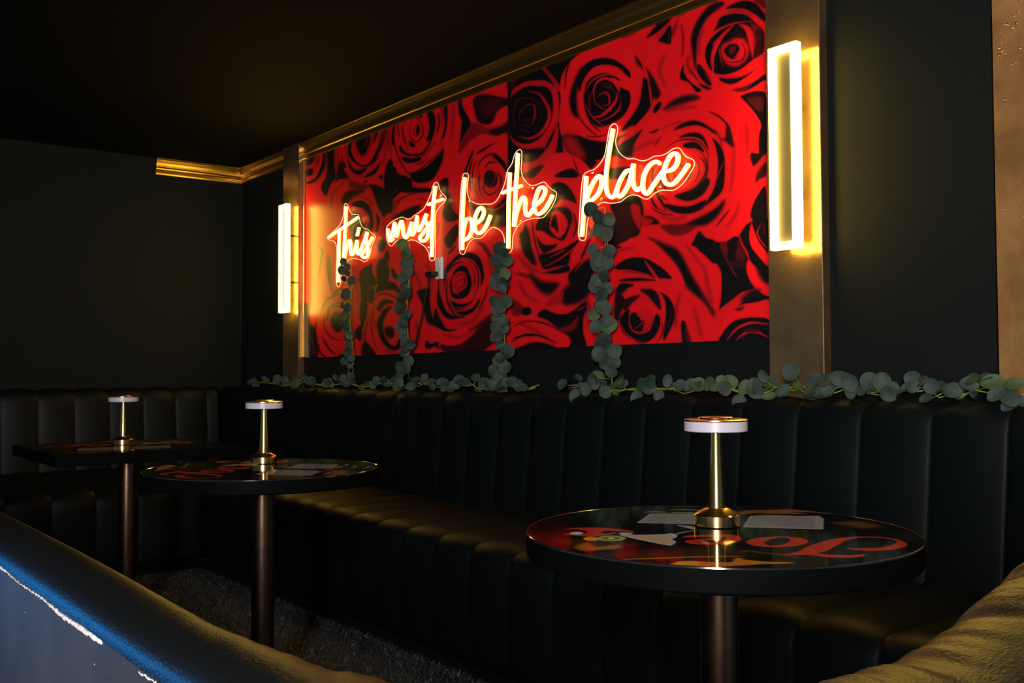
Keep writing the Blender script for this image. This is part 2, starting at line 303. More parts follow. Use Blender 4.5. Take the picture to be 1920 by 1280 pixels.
# ================================================================== ROSE MURAL
MURAL = """T 720 120 5.333
h .5 50 690,320 700,520 680,760
h .5 40 300,960 420,900 520,780
h .5 30 220,560 190,660 210,780
h .5 36 850,960 920,820 1060,760
h .5 40 560,380 590,480 580,600
h .5 50 60,600 50,740 70,880
p 0 3 600,310 632,310 638,430 640,560 620,700 590,760 600,700 615,560 605,440
p 0 3 755,245 820,210 790,330 800,440 860,560 870,610 820,690 770,800 755,880 778,650 785,560 755,480
p .95 3 822,210 840,250 890,330 915,450 930,560 880,575 820,470 785,390 795,280
p .1 6 845,240 900,170 945,160 940,260 890,320
p .85 5 930,170 1240,50 1240,235 1050,240 940,225
s 0 9 1244,40 1246,240 1246,600 1248,980
p .9 4 890,320 960,250 1100,250 1244,240 1244,340 1140,320 1000,290
p .12 6 900,350 1000,300 1150,330 1244,350 1240,420 1150,460 1090,580 1040,610 950,580 915,480
p .3 40 970,370 1180,360 1100,500 1000,520
p .95 4 1244,420 1244,570 1180,640 1040,645 920,585 1050,605 1110,560 1160,460
p .55 10 870,610 930,590 1040,640 1180,640 1244,580 1244,700 1120,730 1000,700 880,760 760,900 760,840
p .12 16 1060,670 1180,620 1240,590 1244,690 1120,712
p .92 5 740,960 820,840 900,760 1000,705 1120,725 1244,700 1244,980 1100,960 900,900 780,1010
s 0 11 150,490 115,620 105,740 130,880 190,1010 250,1085 330,1080 430,1000 560,880 605,770
p 0 4 390,430 450,440 500,490 520,560 510,680 480,750 430,770 460,660 450,540 420,460
p 0 4 275,550 285,510 320,490 370,500 395,535 330,525
p 0 4 165,810 200,860 260,900 340,900 400,870 450,800 500,700 470,790 390,905 280,920 200,900 160,850
p .05 4 190,930 280,945 370,930 360,970 260,990 200,970
s 0 9 270,580 300,540 360,560 400,640 390,720 340,780 290,760 265,690 268,600
s 0 8 320,600 350,600 362,660 330,720 305,690 305,630
p 0 3 340,610 362,640 350,690 330,700 330,640
p 0 3 260,770 300,790 320,830 270,820
s 0 13 550,480 557,580 540,700
s 0 8 450,940 390,985 330,1010
s 0 9 160,540 145,640 160,740
s 0 9 190,640 200,720 225,800 250,860
s .2 9 600,480 620,600 590,720 560,820
p 0 4 260,1105 340,1080 440,1020 560,900 605,840 590,960 540,1080 480,1160 400,1185 310,1180
s 1 22 260,1110 300,1180 400,1205 470,1180
p 0 3 65,950 95,1000 40,1045 20,1060
p 0 3 20,1080 100,1030 160,1110 240,1130 180,1200 110,1280 20,1280
s .8 11 30,1040 90,1020 140,1080 200,1120 250,1110
s .55 9 200,1150 160,1210 130,1270
p 0 4 230,1210 330,1240 470,1245 480,1280 180,1280
p 0 3 5,560 30,550 28,690 14,650
p 0 3 560,1185 645,1140 640,1280 565,1280
p 0 3 905,850 875,900 830,1020 795,1120 815,1120 855,1000 885,930
p 0 3 930,905 960,870 1060,810 1125,780 1040,840 980,880
s .1 15 1230,1060 1190,980 1120,905 1040,915 970,975 935,1070
p 0 5 1090,915 1160,930 1230,1010 1244,1090 1170,1000
s 0 10 940,960 900,1040 888,1150 900,1280
s 0 16 890,960 860,1060 862,1180 880,1280
s 0 14 1130,990 1060,985 1010,1040
p 0 4 1020,1090 1080,1065 1135,1110 1130,1200 1070,1235 1010,1190
s 1 9 1050,1110 1100,1085 1120,1140 1075,1220 1040,1170
s 0 11 1140,1060 1175,1160 1150,1280
s 0 11 965,1060 950,1180 975,1280
T 840 220 6.4
s 0 14 440,760 435,860 490,925 560,910 625,840
s 0 8 340,720 335,860 400,1010
s 0 9 390,700 380,850 440,980
s 0 8 660,700 650,850 590,960
p .08 8 215,800 260,960 330,1050 450,1060 560,1080 690,960 740,900 740,1280 420,1280 300,1180 240,1010
s .9 24 440,1080 560,1110 660,1060 720,1000
s .7 30 250,1000 300,1130 330,1250
p .2 20 560,1160 680,1110 720,1280 560,1280
T 940 90 5.333
h .5 50 700,200 660,380 690,560
h .5 30 800,560 820,700 900,800
h .4 24 960,210 1060,200 1160,240
h .5 30 560,1120 640,1110 720,1150
h .5 30 200,400 300,360 420,360
h .5 26 560,460 570,600 545,720
p 0 2 80,200 180,155 400,65 570,20 640,40 760,0 850,0 760,80 690,140 620,250 590,380 600,520 580,750 610,900 620,1060 540,1050 400,1180 300,1250 190,1280 80,1280 80,700
p .25 10 640,40 760,0 820,0 740,80 680,90
p .75 5 100,330 180,190 280,120 360,105 440,190 540,300 595,390 590,440 560,420 500,320 430,230 340,180 240,210 160,280
p .4 30 100,300 180,200 230,190 170,300 110,400
p .45 6 360,90 480,30 560,10 625,130 560,150 450,130
p .85 3 100,470 140,400 240,340 340,325 440,325 530,380 575,450 585,560 580,700 555,790 500,880 440,1000 400,1015 250,1010 150,970 95,880 88,680
p 0 4 105,500 160,445 260,385 380,385 450,390 500,440 522,520 515,680 490,760 420,870 350,930 250,960 150,930 95,850 86,680
s .9 38 275,430 380,460 445,540 485,630 480,720 440,800 380,865 280,905 180,880
s .6 13 430,590 340,520 240,498 165,530 135,620 132,740 160,820
s .7 15 195,750 190,660 240,590 320,560 345,620 330,720 290,780 215,770
s .8 24 330,570 345,650 320,750
s .6 15 218,715 260,722 305,708
s .35 10 360,550 402,620 385,740 340,810
s .5 12 180,810 250,830 310,850
s .85 18 100,900 190,960 320,965 420,900
s .95 36 520,450 548,560 540,680 500,790
p .85 3 562,780 580,850 555,1020 500,1110 380,1200 300,1250 210,1260 210,1140 330,1125 430,1040 510,920
p .1 14 220,1040 430,1000 390,1080 320,1130 210,1130
p .25 14 260,1050 340,1050 300,1100
p 1 3 605,480 600,400 620,280 700,160 820,20 870,-40 1300,-40 1300,840 1180,890 1050,935 900,920 760,870 700,800 630,660
p 0 18 770,260 820,180 790,320 760,450 765,600 770,700 715,650 690,540 710,400
p 0 5 800,230 890,135 1020,100 1140,120 1240,190 1290,240 1290,300 1180,200 1080,170 960,180 880,240 820,340 790,440 775,350
p 0 4 845,400 880,320 960,270 1060,250 1160,290 1250,400 1290,450 1290,560 1240,660 1150,730 1000,790 900,730 850,640 830,500
s 1 18 828,470 900,345 980,290 1080,265 1160,290
s 1 46 1110,300 1190,360 1300,430
s 1 30 950,570 930,450 960,350 1040,305 1130,340 1190,430 1210,520 1180,620 1080,700 980,735
s .8 11 1000,400 1060,385 1120,410 1148,470
s .6 9 1010,370 1070,355 1130,385
s 1 22 970,490 1010,455 1060,450 1088,500 1078,565 1010,580
s .8 15 950,540 990,590 1055,620
s 1 34 1165,440 1150,530 1080,620 1000,680 925,688
s 1 15 848,560 880,640 950,720 1045,795
s .7 9 935,390 895,500 900,630
s .7 9 885,440 875,540 895,630
s 0 14 850,610 875,690 930,780 1000,840
s .15 14 775,640 815,740 900,830 970,875
s 0 11 860,880 960,888 1060,865
p 0 10 1190,430 1250,450 1300,500 1250,600 1210,680 1140,735 1205,600
s .1 14 700,100 660,240 640,420
p .9 3 585,730 640,800 760,830 720,870 640,875 600,800
p .06 10 615,880 750,870 900,920 1060,935 1300,860 1300,1100 1080,1070 980,1130 900,1210 850,1170 760,1090 690,1060 640,980
p .7 34 630,890 720,880 790,960 850,1090 780,1120 700,1060 640,990
p .95 4 1160,930 1300,850 1300,910 1230,960 1180,975
p .9 4 950,1130 1030,1115 1160,1130 1300,1080 1300,1190 1180,1215 1060,1205
p .1 6 1060,1215 1300,1200 1300,1300 1000,1300
p 1 2 340,1300 420,1180 520,1070 590,1045 700,1070 820,1130 905,1230 860,1300
p 0 4 540,1285 640,1222 730,1210 770,1290
s .15 11 720,1090 750,1180 800,1290
p .2 8 380,1180 430,1180 330,1290 210,1290 220,1265
s .1 8 70,200 78,600 78,1180
T 1200 0 5.333
h .3 40 420,250 440,400 430,560
h .45 50 500,560 480,640 520,740
h .5 60 250,560 200,700 260,860
h .5 34 640,300 600,420 600,540
h .45 30 900,120 1020,110 1120,160
p 0 3 -200,200 0,150 260,50 240,130 120,265 0,310 -200,380
s .9 18 -60,240 70,185 140,105
s .8 11 20,255 110,215 185,100
s .6 8 40,280 130,235 205,90
p .95 3 215,75 272,45 230,170 130,290 60,370 0,390 -100,380 0,300 100,260 170,170
p 0 7 280,50 345,15 335,160 275,240 170,330 70,380 140,290 230,170
p .85 12 330,190 300,260 200,370 100,392 150,360 270,250
p 0 4 300,260 322,300 312,435 250,430 190,405 240,350
s .5 12 290,310 300,370 285,425
p .4 16 480,10 470,120 390,180 370,280 330,370 340,280 400,160
p 0 5 860,90 940,40 1050,10 1150,30 1220,100 1260,160 1260,220 1150,140 1050,90 950,85
p .4 8 1140,0 1260,0 1260,90 1200,50
p 0 16 800,20 700,60 620,150 560,250 520,380 530,520 548,640 562,690 572,500 580,400 620,280 680,180 760,110 850,40
p 0 5 780,250 800,190 870,150 960,138 1060,150 1130,200 1180,250 1240,310 1250,400 1240,520 1190,560 1130,600 1000,700 860,750 750,740 680,650 655,540 680,430 730,340
s 1 26 1120,215 1000,225 880,258 780,310 700,390 655,480 650,570 680,660 740,740
s 1 46 945,255 850,340 790,420 745,520 730,620 745,740
s .8 22 730,455 770,410 800,380
p .95 8 990,245 1080,255 1140,330 1150,450 1135,585 1110,500 1085,400 1050,300
p .8 30 1120,230 1160,260 1200,300 1180,420 1150,500 1150,350
p .25 18 1160,300 1230,320 1240,420 1230,520 1160,570 1170,420
p .95 22 880,420 980,370 1060,400 1100,500 1070,600 980,665 880,650 830,580 810,500 840,440
p .2 10 960,290 1010,300 1050,360 1020,380 930,370
p 0 5 905,448 970,445 1000,490 960,560 920,590 860,540 850,495
p .5 8 905,480 965,462 955,520 910,545
s .8 12 800,470 808,560 840,685
s .15 13 1030,430 1058,520 1030,600 940,625 850,605
s .2 9 880,540 930,590 990,560
p 0 4 582,650 610,650 640,690 700,770 722,870 660,830 600,760 575,700
s .6 18 650,700 690,780 720,830
s 1 18 735,730 850,755 980,720 1100,650 1215,560
p 0 6 800,780 900,790 1050,760 1170,690 1060,780 930,840 830,820
s .7 11 860,775 940,782 1010,772
s 1 30 870,878 980,840 1080,780 1180,700 1260,620
s 1 15 900,895 1050,840 1150,780 1260,725
p 0 7 930,905 1050,870 1150,820 1260,745 1260,810 1150,875 1050,910
p .45 16 960,895 1050,880 1100,860 1080,900 1000,915
s .95 22 700,860 850,888 960,870
p 1 2 1260,800 1180,850 1060,915 985,935 1080,962 1180,950 1260,910
p .03 3 1020,960 1260,930 1260,1290 1215,1220 1160,1100 1100,1040
p .35 18 1060,990 1240,970 1190,1090
p 0 3 440,645 450,740 520,830 620,900 570,918 500,830 408,780
p 0 4 590,840 640,850 720,890 670,895
s .3 18 500,690 540,740 600,820
p .05 16 -40,560 40,650 130,760 190,880 210,950 160,990 120,900 60,720 -20,640
s 1 24 -20,540 50,680 90,800 115,930 120,1050
p 0 3 40,770 80,850 105,1040 70,1130 0,1210 -60,1260 0,1080 30,900
p 0 3 140,1100 175,1040 215,1018 200,1080 158,1135
p .08 22 240,1095 330,1010 430,965 540,950 600,985 450,1030 330,1070
s .1 14 690,1115 770,1150 840,1200 895,1290
T 1170 150 4.13
h .55 40 860,500 850,700 830,860
h .5 36 950,330 960,460 960,560
h .5 40 330,240 430,220 560,210
h .45 30 700,380 740,430 760,500
h .5 36 300,1060 400,1080 480,1060
h .55 40 900,960 860,1060 800,1140
h .5 24 300,380 380,340 450,320
h .6 50 60,560 160,500 260,470
p 0 8 160,0 205,20 235,110 200,220 110,320 -20,400 60,290 125,180
s 1 18 190,0 210,100 215,195
p 0 3 240,210 268,185 292,172 285,215 245,252
p 0 4 150,380 120,430 60,530 -20,600 -20,500 60,450
p 0 5 390,390 450,340 530,315 610,330 700,390 735,425 690,405 640,372 560,350 470,365
s 0 11 660,245 740,285 805,345 838,430 852,515
p .12 8 800,350 830,420 850,520 790,475 745,455 790,450
s .1 16 200,410 240,400 275,380
s .3 10 295,430 270,470 240,515
p 0 4 690,450 750,510 782,600 780,800 740,890 640,970 590,1010 680,890 720,780 735,650 722,540
s .9 8 775,640 750,700 720,775
p 0 4 430,445 520,410 600,420 650,500 662,580 640,530 590,470 520,455
s 1 14 340,530 440,460 530,447 600,470 650,540 672,620
p 0 3 455,505 530,480 590,500 625,560 560,530 500,528
s 0 8 300,560 400,480 500,462 590,480 650,560 660,640
p 1 3 465,550 540,540 600,580 622,650 600,740 555,810 590,700 570,620 520,580
s 0 11 590,600 638,650 630,740 555,835
s 0 7 570,620 590,700 560,790
s 0 9 600,560 650,640 645,740 600,810
p 0 6 470,870 560,830 640,760 668,790 620,880 520,935 430,920 400,895
s 1 38 255,850 340,930 430,960 520,955 600,930 670,860
p 0 4 320,960 430,978 520,976 600,945 640,930 590,1005 500,1035 400,1025 340,990
s 0 20 232,680 225,760 250,860 300,950 335,1010
s 0 12 268,700 290,790 350,870
s 0 10 275,880 310,910 345,930
p 0 4 215,900 240,950 280,1000 335,1020 290,1010 230,970
s 0 9 215,985 290,1032 395,1048
p 0 16 785,930 765,1000 700,1080 620,1125 480,1122 560,1080 640,1040 720,990
s .25 14 825,1000 770,1070 715,1140
p 0 3 915,130 1000,175 1070,225 1110,180 1110,560 1055,572 1052,430 1068,340 1000,230
p .35 14 960,150 1085,170 1080,240 1040,240
p .08 4 985,572 1060,570 1105,560 1040,640 1008,670
p .8 4 1105,580 1040,640 1010,680 1020,760 1105,740
p .15 12 1022,795 1040,720 1105,640 1105,735 1060,765
p 0 3 1105,850 1050,880 1000,980 985,1060 1010,1100 1045,1290 1105,1290
s 1 16 980,1070 1005,1150 985,1230 1010,1290
p .03 4 -20,920 110,900 150,970 160,1050 225,1060 280,1110 200,1122 120,1140 60,1200 -20,1290
p .25 20 -20,1010 60,980 80,1100 -20,1230
p .75 8 55,975 100,1005 160,1060 235,1085 180,1130 120,1120 80,1060
p .3 18 290,1130 430,1120 560,1130 450,1195 370,1180
p 0 3 555,1230 590,1170 625,1210 700,1250 790,1255 870,1210 895,1290 555,1290
s 0 10 325,640 335,730 380,800
s 0 9 365,640 378,700 425,765
s 0 8 405,620 415,690 450,740
s 0 9 430,590 445,660 480,700
s 0 8 480,600 500,660 470,760
s 0 8 530,640 525,720 490,790
s 0 9 300,700 315,790 370,850
T 1100 420 5.333
h .5 50 640,200 780,320 900,470
h .5 60 1180,420 1220,620 1260,780
h .5 50 940,700 900,860 900,1040
h .55 60 1080,840 1120,980 1150,1120
h .5 40 420,200 520,180 620,200
h .55 40 1000,200 1080,320 1160,420
h .4 30 380,480 480,478 590,500
h .5 40 20,780 60,900 60,1080
p .05 3 300,-20 380,0 520,0 500,60 430,130 410,175 290,235 220,225 260,120
p .25 16 310,40 420,10 480,20 440,100 360,160
p 0 26 630,140 760,190 900,250 970,340 1050,500 1160,680 1280,880 1290,940 1180,780 1050,670 990,600 955,500 880,380 780,270 700,190
p 1 3 290,235 440,150 640,170 740,240 860,360 940,480 990,600 960,600 860,560 780,480 700,400 600,340 430,345 290,420
p .45 14 760,20 900,30 1080,20 1010,90 880,115 820,90
p 0 3 1088,150 1130,108 1200,140 1290,180 1290,390 1200,320 1120,245
p 0 4 285,435 350,380 430,345 520,335 600,345 700,400 790,465 860,545 780,540 700,545 600,495 450,457 330,455
s 1 32 590,365 645,450 705,530 765,590
p 0 4 340,558 420,545 560,540 710,565 600,568 450,570 340,575
p 0 6 340,600 480,605 420,640 350,700 320,680
s .9 17 330,730 420,655 520,628 660,630
p .08 10 540,660 640,650 700,680 740,770 745,860 690,800 620,720
p .9 5 340,745 430,730 480,700 560,700 640,760 700,830 600,800 460,820
p 0 4 740,680 820,730 870,810 887,900 872,980 830,1080 775,1165 790,1000 800,880 780,760
s .8 6 870,840 840,960 800,1070
p .15 8 380,765 480,720 540,715 450,800 385,870
p 0 5 335,960 370,900 430,850 430,950 440,1040 520,1095 600,1085 650,1040 700,900 745,950 730,1050 680,1130 600,1180 500,1170 420,1130 360,1060
p 0 3 445,910 500,880 545,870 645,870 660,960 610,1060 520,1085 450,1040
s 1 20 437,890 435,990 475,1070 560,1085 625,1050 665,980 690,880
p .85 4 500,885 560,855 640,860 660,940 625,1030 560,1065 585,960 540,965
p 0 2 490,900 548,965 490,1025
p 0 2 510,1045 570,1000 562,1052
s 1 12 480,1055 550,1000 585,950
s 1 13 330,960 330,1040 370,1130 410,1215
s 1 9 300,1010 325,1120 380,1205
s 1 18 730,860 748,1000 700,1120 640,1180 540,1192 470,1150 390,1080 335,970
s 1 20 690,650 770,740 792,880 755,1060
s 0 9 762,980 765,1090 700,1190
p .5 16 500,1150 580,1180 600,1195 520,1195
p 0 3 953,990 980,968 1000,1010 1012,1200 968,1200
p .3 18 990,1010 1030,1100 1055,1200 1000,1200
p .06 12 -20,420 100,345 170,350 130,430 60,500 -20,580
p .12 8 300,640 350,700 390,780 340,900 310,1010 280,950
T 1250 420 5.333
p 0 2 330,110 400,140 490,180 600,190 720,130 830,-10 1040,-10 1040,770 820,790 700,830 560,960 510,1010 478,930 530,850 555,700 555,500 510,400 420,330 310,240 288,150
p .45 12 540,190 612,190 612,330 575,300 555,280
s .55 22 570,300 630,390 680,490 715,540
s .9 24 728,100 760,200 815,300 835,380
p .35 18 720,170 790,300 780,380 690,340 710,230
p .2 20 640,370 760,370 800,430 690,440
p 1 3 855,-10 880,60 930,180 1040,330 1040,440 930,330 850,220 832,100
p .03 4 895,80 935,-10 1040,-10 1040,270 960,190
s 1 13 955,-10 913,80 950,170 1040,270
s .5 12 980,-10 990,80 1020,160
p 1 3 825,350 870,400 940,440 1040,480 1040,710 940,680 860,600 812,500 803,410
p 0 28 900,400 1010,430 1060,600 960,560
p .9 5 478,930 560,830 680,740 760,680 910,645 860,720 740,800 640,890 520,1010
p .1 28 760,740 860,660 940,660 870,740 780,790
p 1 3 640,900 700,850 800,800 900,780 1040,763 1040,960 900,935 760,940 660,980 600,1040 560,1190 530,1190 565,1010
p .3 12 690,850 780,820 760,860 720,870
p 0 4 600,1045 680,972 780,942 900,935 1040,970 1040,1190 556,1190 570,1090
s 1 28 590,1190 690,1060 800,1000 900,985 1040,1005
s 1 26 680,1190 770,1100 860,1080 940,1090 1040,1145
s .8 8 740,1190 780,1120 800,1100
p .3 10 770,1080 850,1035 960,1075
T 570 200 6.4
h .5 44 430,420 410,560 420,700
h .5 40 1000,420 980,560 960,700
h .5 30 500,430 510,560 560,700
h .5 30 600,850 720,840 840,760
h .5 36 270,500 280,640 240,780
p 0 3 300,415 410,370 380,500 370,640 380,850 330,920 300,1000 265,1070 215,960 270,850 290,700 285,560
p 0 4 40,520 70,500 130,505 125,640 80,695 35,690
s .8 9 55,540 50,620 90,665
p 0 4 215,470 250,500 262,620 240,760 170,870 80,925 35,910 140,860 200,740 232,620
s 0 9 160,500 155,640 120,740
s 0 7 190,500 185,640 150,760
s 0 10 35,835 90,820 140,780
p 0 4 35,765 110,740 110,800 60,825 30,820
p 0 3 560,335 610,305 590,420 570,520 620,640 700,700 790,680 860,560 930,400 930,480 860,640 760,720 660,705 580,640 537,560 540,440
p 0 3 620,290 700,250 780,250 805,330 790,450 740,560 690,575 640,500 615,380
s .8 11 690,340 740,350 745,420 700,490
s .6 9 650,350 640,450 690,530
s .8 10 785,300 765,430 720,510
s .8 10 600,330 600,480 665,650
s 0 8 640,570 700,600 760,570 810,480
p 0 3 530,640 580,720 640,765 720,745 770,730 700,805 620,805 555,740
p 0 3 448,560 470,640 505,700 500,735 468,690
p 0 3 730,845 820,780 900,700 935,650 880,780 800,835
s 0 9 800,720 870,640 905,580
p 0 3 850,190 912,160 905,280 870,390 848,430 860,290
s 0 9 820,210 838,330 810,470
p 0 3 968,160 1005,150 992,300 975,280
p 0 10 440,660 500,780 545,855 420,870 388,910 405,780
p 0 3 1110,90 1145,80 1115,200 1085,280 1085,470 1058,400 1075,240
p .3 20 940,300 990,340 940,500 900,520
p 0 3 1050,620 1070,700 1110,740 1130,830 1200,870 1290,860 1290,1000 1180,1010 1060,1125 1020,1060 1000,980 970,870 978,780 1020,680
s .8 11 980,765 1060,720 1110,730 1140,810 1225,845
s .6 9 1215,860 1140,980 1060,1050 1015,1060
p 0 2 910,830 942,820 950,870 920,862
p .05 8 780,935 900,950 950,1010 1065,1125 1060,1260 930,1260 860,1100 830,1000
p .1 22 455,1140 500,1040 600,1000 730,1010 620,1070 520,1160
p 0 3 725,888 765,890 740,912
p .4 26 560,880 640,920 720,930 780,960 700,1000 560,960
T 600 330 6.4
h .5 50 280,90 160,220 140,380
h .5 40 400,240 540,260 640,340
h .5 50 1000,260 900,330 860,460
h .5 44 1180,260 1280,300 1300,420
h .5 60 1240,600 1240,760 1260,900
h .5 44 1560,200 1600,330 1660,420
p 0 4 380,350 450,300 530,305 600,370 640,480 645,600 610,690 560,650 600,560 590,460 520,390 440,365
p 0 6 380,440 440,425 500,500 520,560 560,630 500,700 420,800 370,720 360,560
s .8 11 440,400 540,440 605,540 600,660
s .7 8 470,430 535,500 570,600
s .5 8 400,470 400,600 440,700
p 0 4 680,450 722,520 712,600 680,690 690,560
p 0 8 640,150 760,140 840,250 862,290 820,420 770,490 730,400 700,290 650,200
p 0 4 790,-10 980,-10 970,90 880,210 840,230 808,160
s .8 10 965,80 905,190 850,228
p 0 3 1000,-10 1080,60 1110,130 1200,150 1320,160 1300,195 1190,172 1080,170 1010,165 900,260 850,292 838,250 920,190
p 0 4 1530,40 1550,200 1600,400 1665,470 1655,520 1580,545 1500,520 1478,430 1510,330 1500,200 1480,100
s .6 26 1440,60 1400,160 1470,260
p 0 18 990,430 1120,370 1210,355 1170,440 1050,505 900,525 880,500
s .25 14 900,440 960,300 1060,230 1160,210
p 0 4 1645,580 1665,700 1560,870 1508,750
p 0 3 1550,915 1640,840 1560,935
s .3 14 1380,600 1440,580 1400,760
p 0 4 500,1170 600,1070 630,1050 640,1180 690,1290 490,1290
p 0 8 700,1180 700,1060 770,985 820,1050 832,1200 800,1290 700,1290
p 0 3 820,890 838,960 832,1010 778,965
p 0 6 700,830 740,755 790,800 780,880 720,905
s .3 10 760,540 800,700 790,880
T 570 480 6.4
h .45 40 740,900 730,1010 760,1140
h .5 30 850,560 840,720 880,900
h .5 30 1090,420 1160,520 1200,620
h .5 36 960,1120 1060,1160 1160,1180
h .5 30 600,300 650,420 650,560
p 0 4 900,350 980,310 1080,318 1160,400 1200,480 1110,420 1000,400 900,432 865,445
s 0 13 825,570 890,480 980,448 1080,485 1180,580 1210,700
p 0 5 885,640 930,545 1010,520 1085,560 980,580 920,650
p 0 5 885,790 930,700 960,640 1070,600 1000,690 960,800 960,900 990,990 1060,1070 1150,1085 1100,1135 1020,1100 950,1020 900,900
p 0 4 975,870 1040,830 1085,890 1085,980 1030,985 985,930
s 1 9 1025,780 1000,860 1045,840 1065,915
s 1 19 965,860 980,950 1040,1010 1095,960 1115,850
s .9 14 1000,690 960,800 970,900
p 0 5 1170,880 1215,950 1185,1080 1110,1110 1150,980
s 0 10 845,600 815,760 820,900 860,1060 910,1160
s .1 9 800,700 755,850 740,1000
s .1 9 900,800 910,930 960,1050 1050,1130
p 0 3 690,190 800,112 830,240 862,330 850,360 780,390 770,480 758,560 700,540 688,400
p 0 10 890,100 940,35 1000,75 1022,200 980,280 900,295 880,200
p 0 4 1060,140 1120,220 1135,290 1070,240
p 0 3 690,550 760,570 762,640 700,790 678,700
p 0 3 688,820 720,730 765,690 710,860 690,1010 640,980 618,900
p 0 4 780,410 850,390 840,520 790,560
p .1 10 700,1190 730,1020 800,1080 870,1190
s .05 26 345,470 420,410 510,395
s .1 20 215,650 280,530 380,470 470,440
s .1 22 285,770 315,620 420,560 510,600
s .15 12 330,640 400,600 490,620
p .1 10 325,760 380,660 440,690 490,760 510,800 430,910 365,880
s .15 12 370,780 400,700 440,760
s .1 14 255,700 255,860 340,980 470,1010
s 0 20 158,760 145,960 200,1150 300,1230
p .02 12 20,600 70,620 75,800 150,900 165,1240 20,1240
s .8 14 55,930 110,1020 140,1220
s .1 20 220,960 300,1100 390,1190
p 0 4 420,1230 440,1185 520,1180 570,1240
s .12 44 290,-20 305,100 310,250 335,420
s .12 26 140,-200 220,-60 200,100 170,300
s .1 20 60,80 110,200 130,420
T 760 440 5.333
h .5 60 840,260 880,420 860,560
h .5 60 780,720 680,860 540,900
h .5 50 220,280 260,420 260,560
h .5 40 400,1000 540,1030 660,980
h .5 24 440,640 480,740 560,790
h .45 60 120,880 140,1000 120,1120
h .45 50 60,300 120,420 160,520
p 0 4 390,430 400,340 470,270 520,210 600,180 680,185 750,230 780,320 792,420 760,520 765,420 740,330 690,260 620,230 560,232 480,290 430,380 405,480
s 0 11 600,250 690,290 735,400 732,520 690,630
s 0 9 640,290 690,360 700,480 680,580
s 0 11 405,580 400,450 450,340 540,275 620,290
p 0 5 465,600 455,480 490,380 550,315 610,318 650,390 668,480 650,560 600,625 520,655
p .9 4 475,540 475,430 530,370 600,375 630,450 615,530 565,575 500,590
s 0 9 510,480 550,455 603,440 592,500 550,535 518,500
s 0 8 498,440 550,400 622,420 632,500 580,570 525,555 500,490
p 0 3 555,590 620,520 658,515 640,590 580,622
s 1 18 450,600 500,645 580,645 650,610 695,530
s 1 9 470,560 520,590 560,625
p 0 4 465,660 540,690 640,680 695,635 640,712 540,755 490,722
s 1 13 500,725 580,732 690,670
p 0 4 515,775 600,762 680,730 745,640 752,660 700,752 620,803 560,805
s 0 16 432,440 418,600 450,720 520,815 610,832
p 0 4 335,540 380,680 420,765 500,815 595,818 500,842 420,832 360,765 325,660
p 0 4 285,860 310,735 335,800 380,885 430,945 530,942 460,965 380,955 305,905
p 0 8 200,540 250,540 250,660 270,800 310,905 230,880 195,760 155,640 120,570
s 0 12 345,430 338,540 360,680
s .35 20 835,510 795,640 730,760
p .22 4 960,760 950,960 890,1080 780,1160 700,1180 420,1180 355,1100 450,1112 560,1092 680,1000 760,900 850,835
p 0 3 215,1055 260,1090 330,1070 345,1130 385,1165 300,1115 250,1140 205,1125
p 0 4 400,40 470,0 545,5 460,60 432,130
p 0 3 455,165 505,108 480,160
p .3 14 700,60 790,90 870,200 910,300 850,240 780,130
p 0 3 1185,730 1255,730 1255,782 1165,790
p .5 14 1060,640 1180,720 1160,800 1080,800
s .2 10 1080,920 1140,890 1210,880
s 0 14 1080,1035 1180,1010 1290,1010
s 0 22 1100,1150 1200,1115 1290,1110
p 0 14 1150,0 1220,0 1235,150 1290,270 1200,200
p .35 14 1110,390 1200,390 1290,450 1230,430
p .3 20 640,960 720,900 850,800 900,800 780,920
T 960 340 4
h .5 40 60,560 120,640 240,690
h .5 50 560,640 480,760 420,860
h .5 40 60,760 120,860 200,900
h .5 30 440,240 470,340 440,430
h .5 40 60,1060 160,1110 280,1180
h .5 40 560,860 580,960 580,1100
h .5 30 740,560 840,510 920,500
p .04 6 300,30 380,10 450,70 490,165 455,150 380,130 320,180 275,215 300,130
p .04 5 190,320 240,230 320,198 420,200 455,260 440,340 400,430 360,455 300,525 240,535 200,460 185,370
p 1 4 285,320 305,240 350,218 400,255 425,320 400,390 360,425 320,400 290,360
p 0 3 330,248 342,300 352,385 318,345 298,340 308,280
p 1 3 185,370 240,375 300,415 375,450 300,478 240,472 200,425
s 1 13 175,310 190,450 230,545 300,520 400,470 495,405
s .9 12 450,200 480,290 450,400 380,480
p 0 4 205,560 280,540 400,500 505,440 440,550 445,610 340,640 240,655
s 1 14 240,645 340,595 420,540 490,480
s 1 11 285,570 350,540 410,510
s 1 12 440,660 440,590 490,500
p 0 4 250,685 340,660 425,628 432,672 330,692
p 0 10 105,320 135,400 150,500 190,625 140,600 100,480 88,380
s 0 10 155,290 168,400 190,500 225,600
s 1 14 130,310 150,420 190,560 230,640
s .2 14 465,230 488,330 462,430
p 0 8 525,600 610,568 655,600 560,700 450,762 430,705 480,640
s .8 16 470,680 540,600 620,560
p 0 22 140,690 230,750 355,768 290,845 230,830 175,770
p .05 20 385,820 480,740 590,690 610,800 520,900 420,925 370,890
p .75 8 390,830 380,900 310,940 250,925 330,850
p 0 3 88,950 142,950 146,990 110,1003 78,990
p .04 3 195,1005 250,960 330,992 420,992 500,940 555,900 565,960 540,1020 540,1140 560,1240 440,1250 445,1180 360,1110 270,1040
p .55 10 345,1112 440,1070 495,1010 505,1030 480,1105 420,1132
s .8 10 475,970 520,955 555,935
s .15 12 60,1050 180,1050 280,1075 380,1130
s 0 13 0,1205 100,1150 220,1160 340,1215
p 0 4 50,1265 140,1212 240,1210 340,1250 340,1290 50,1290
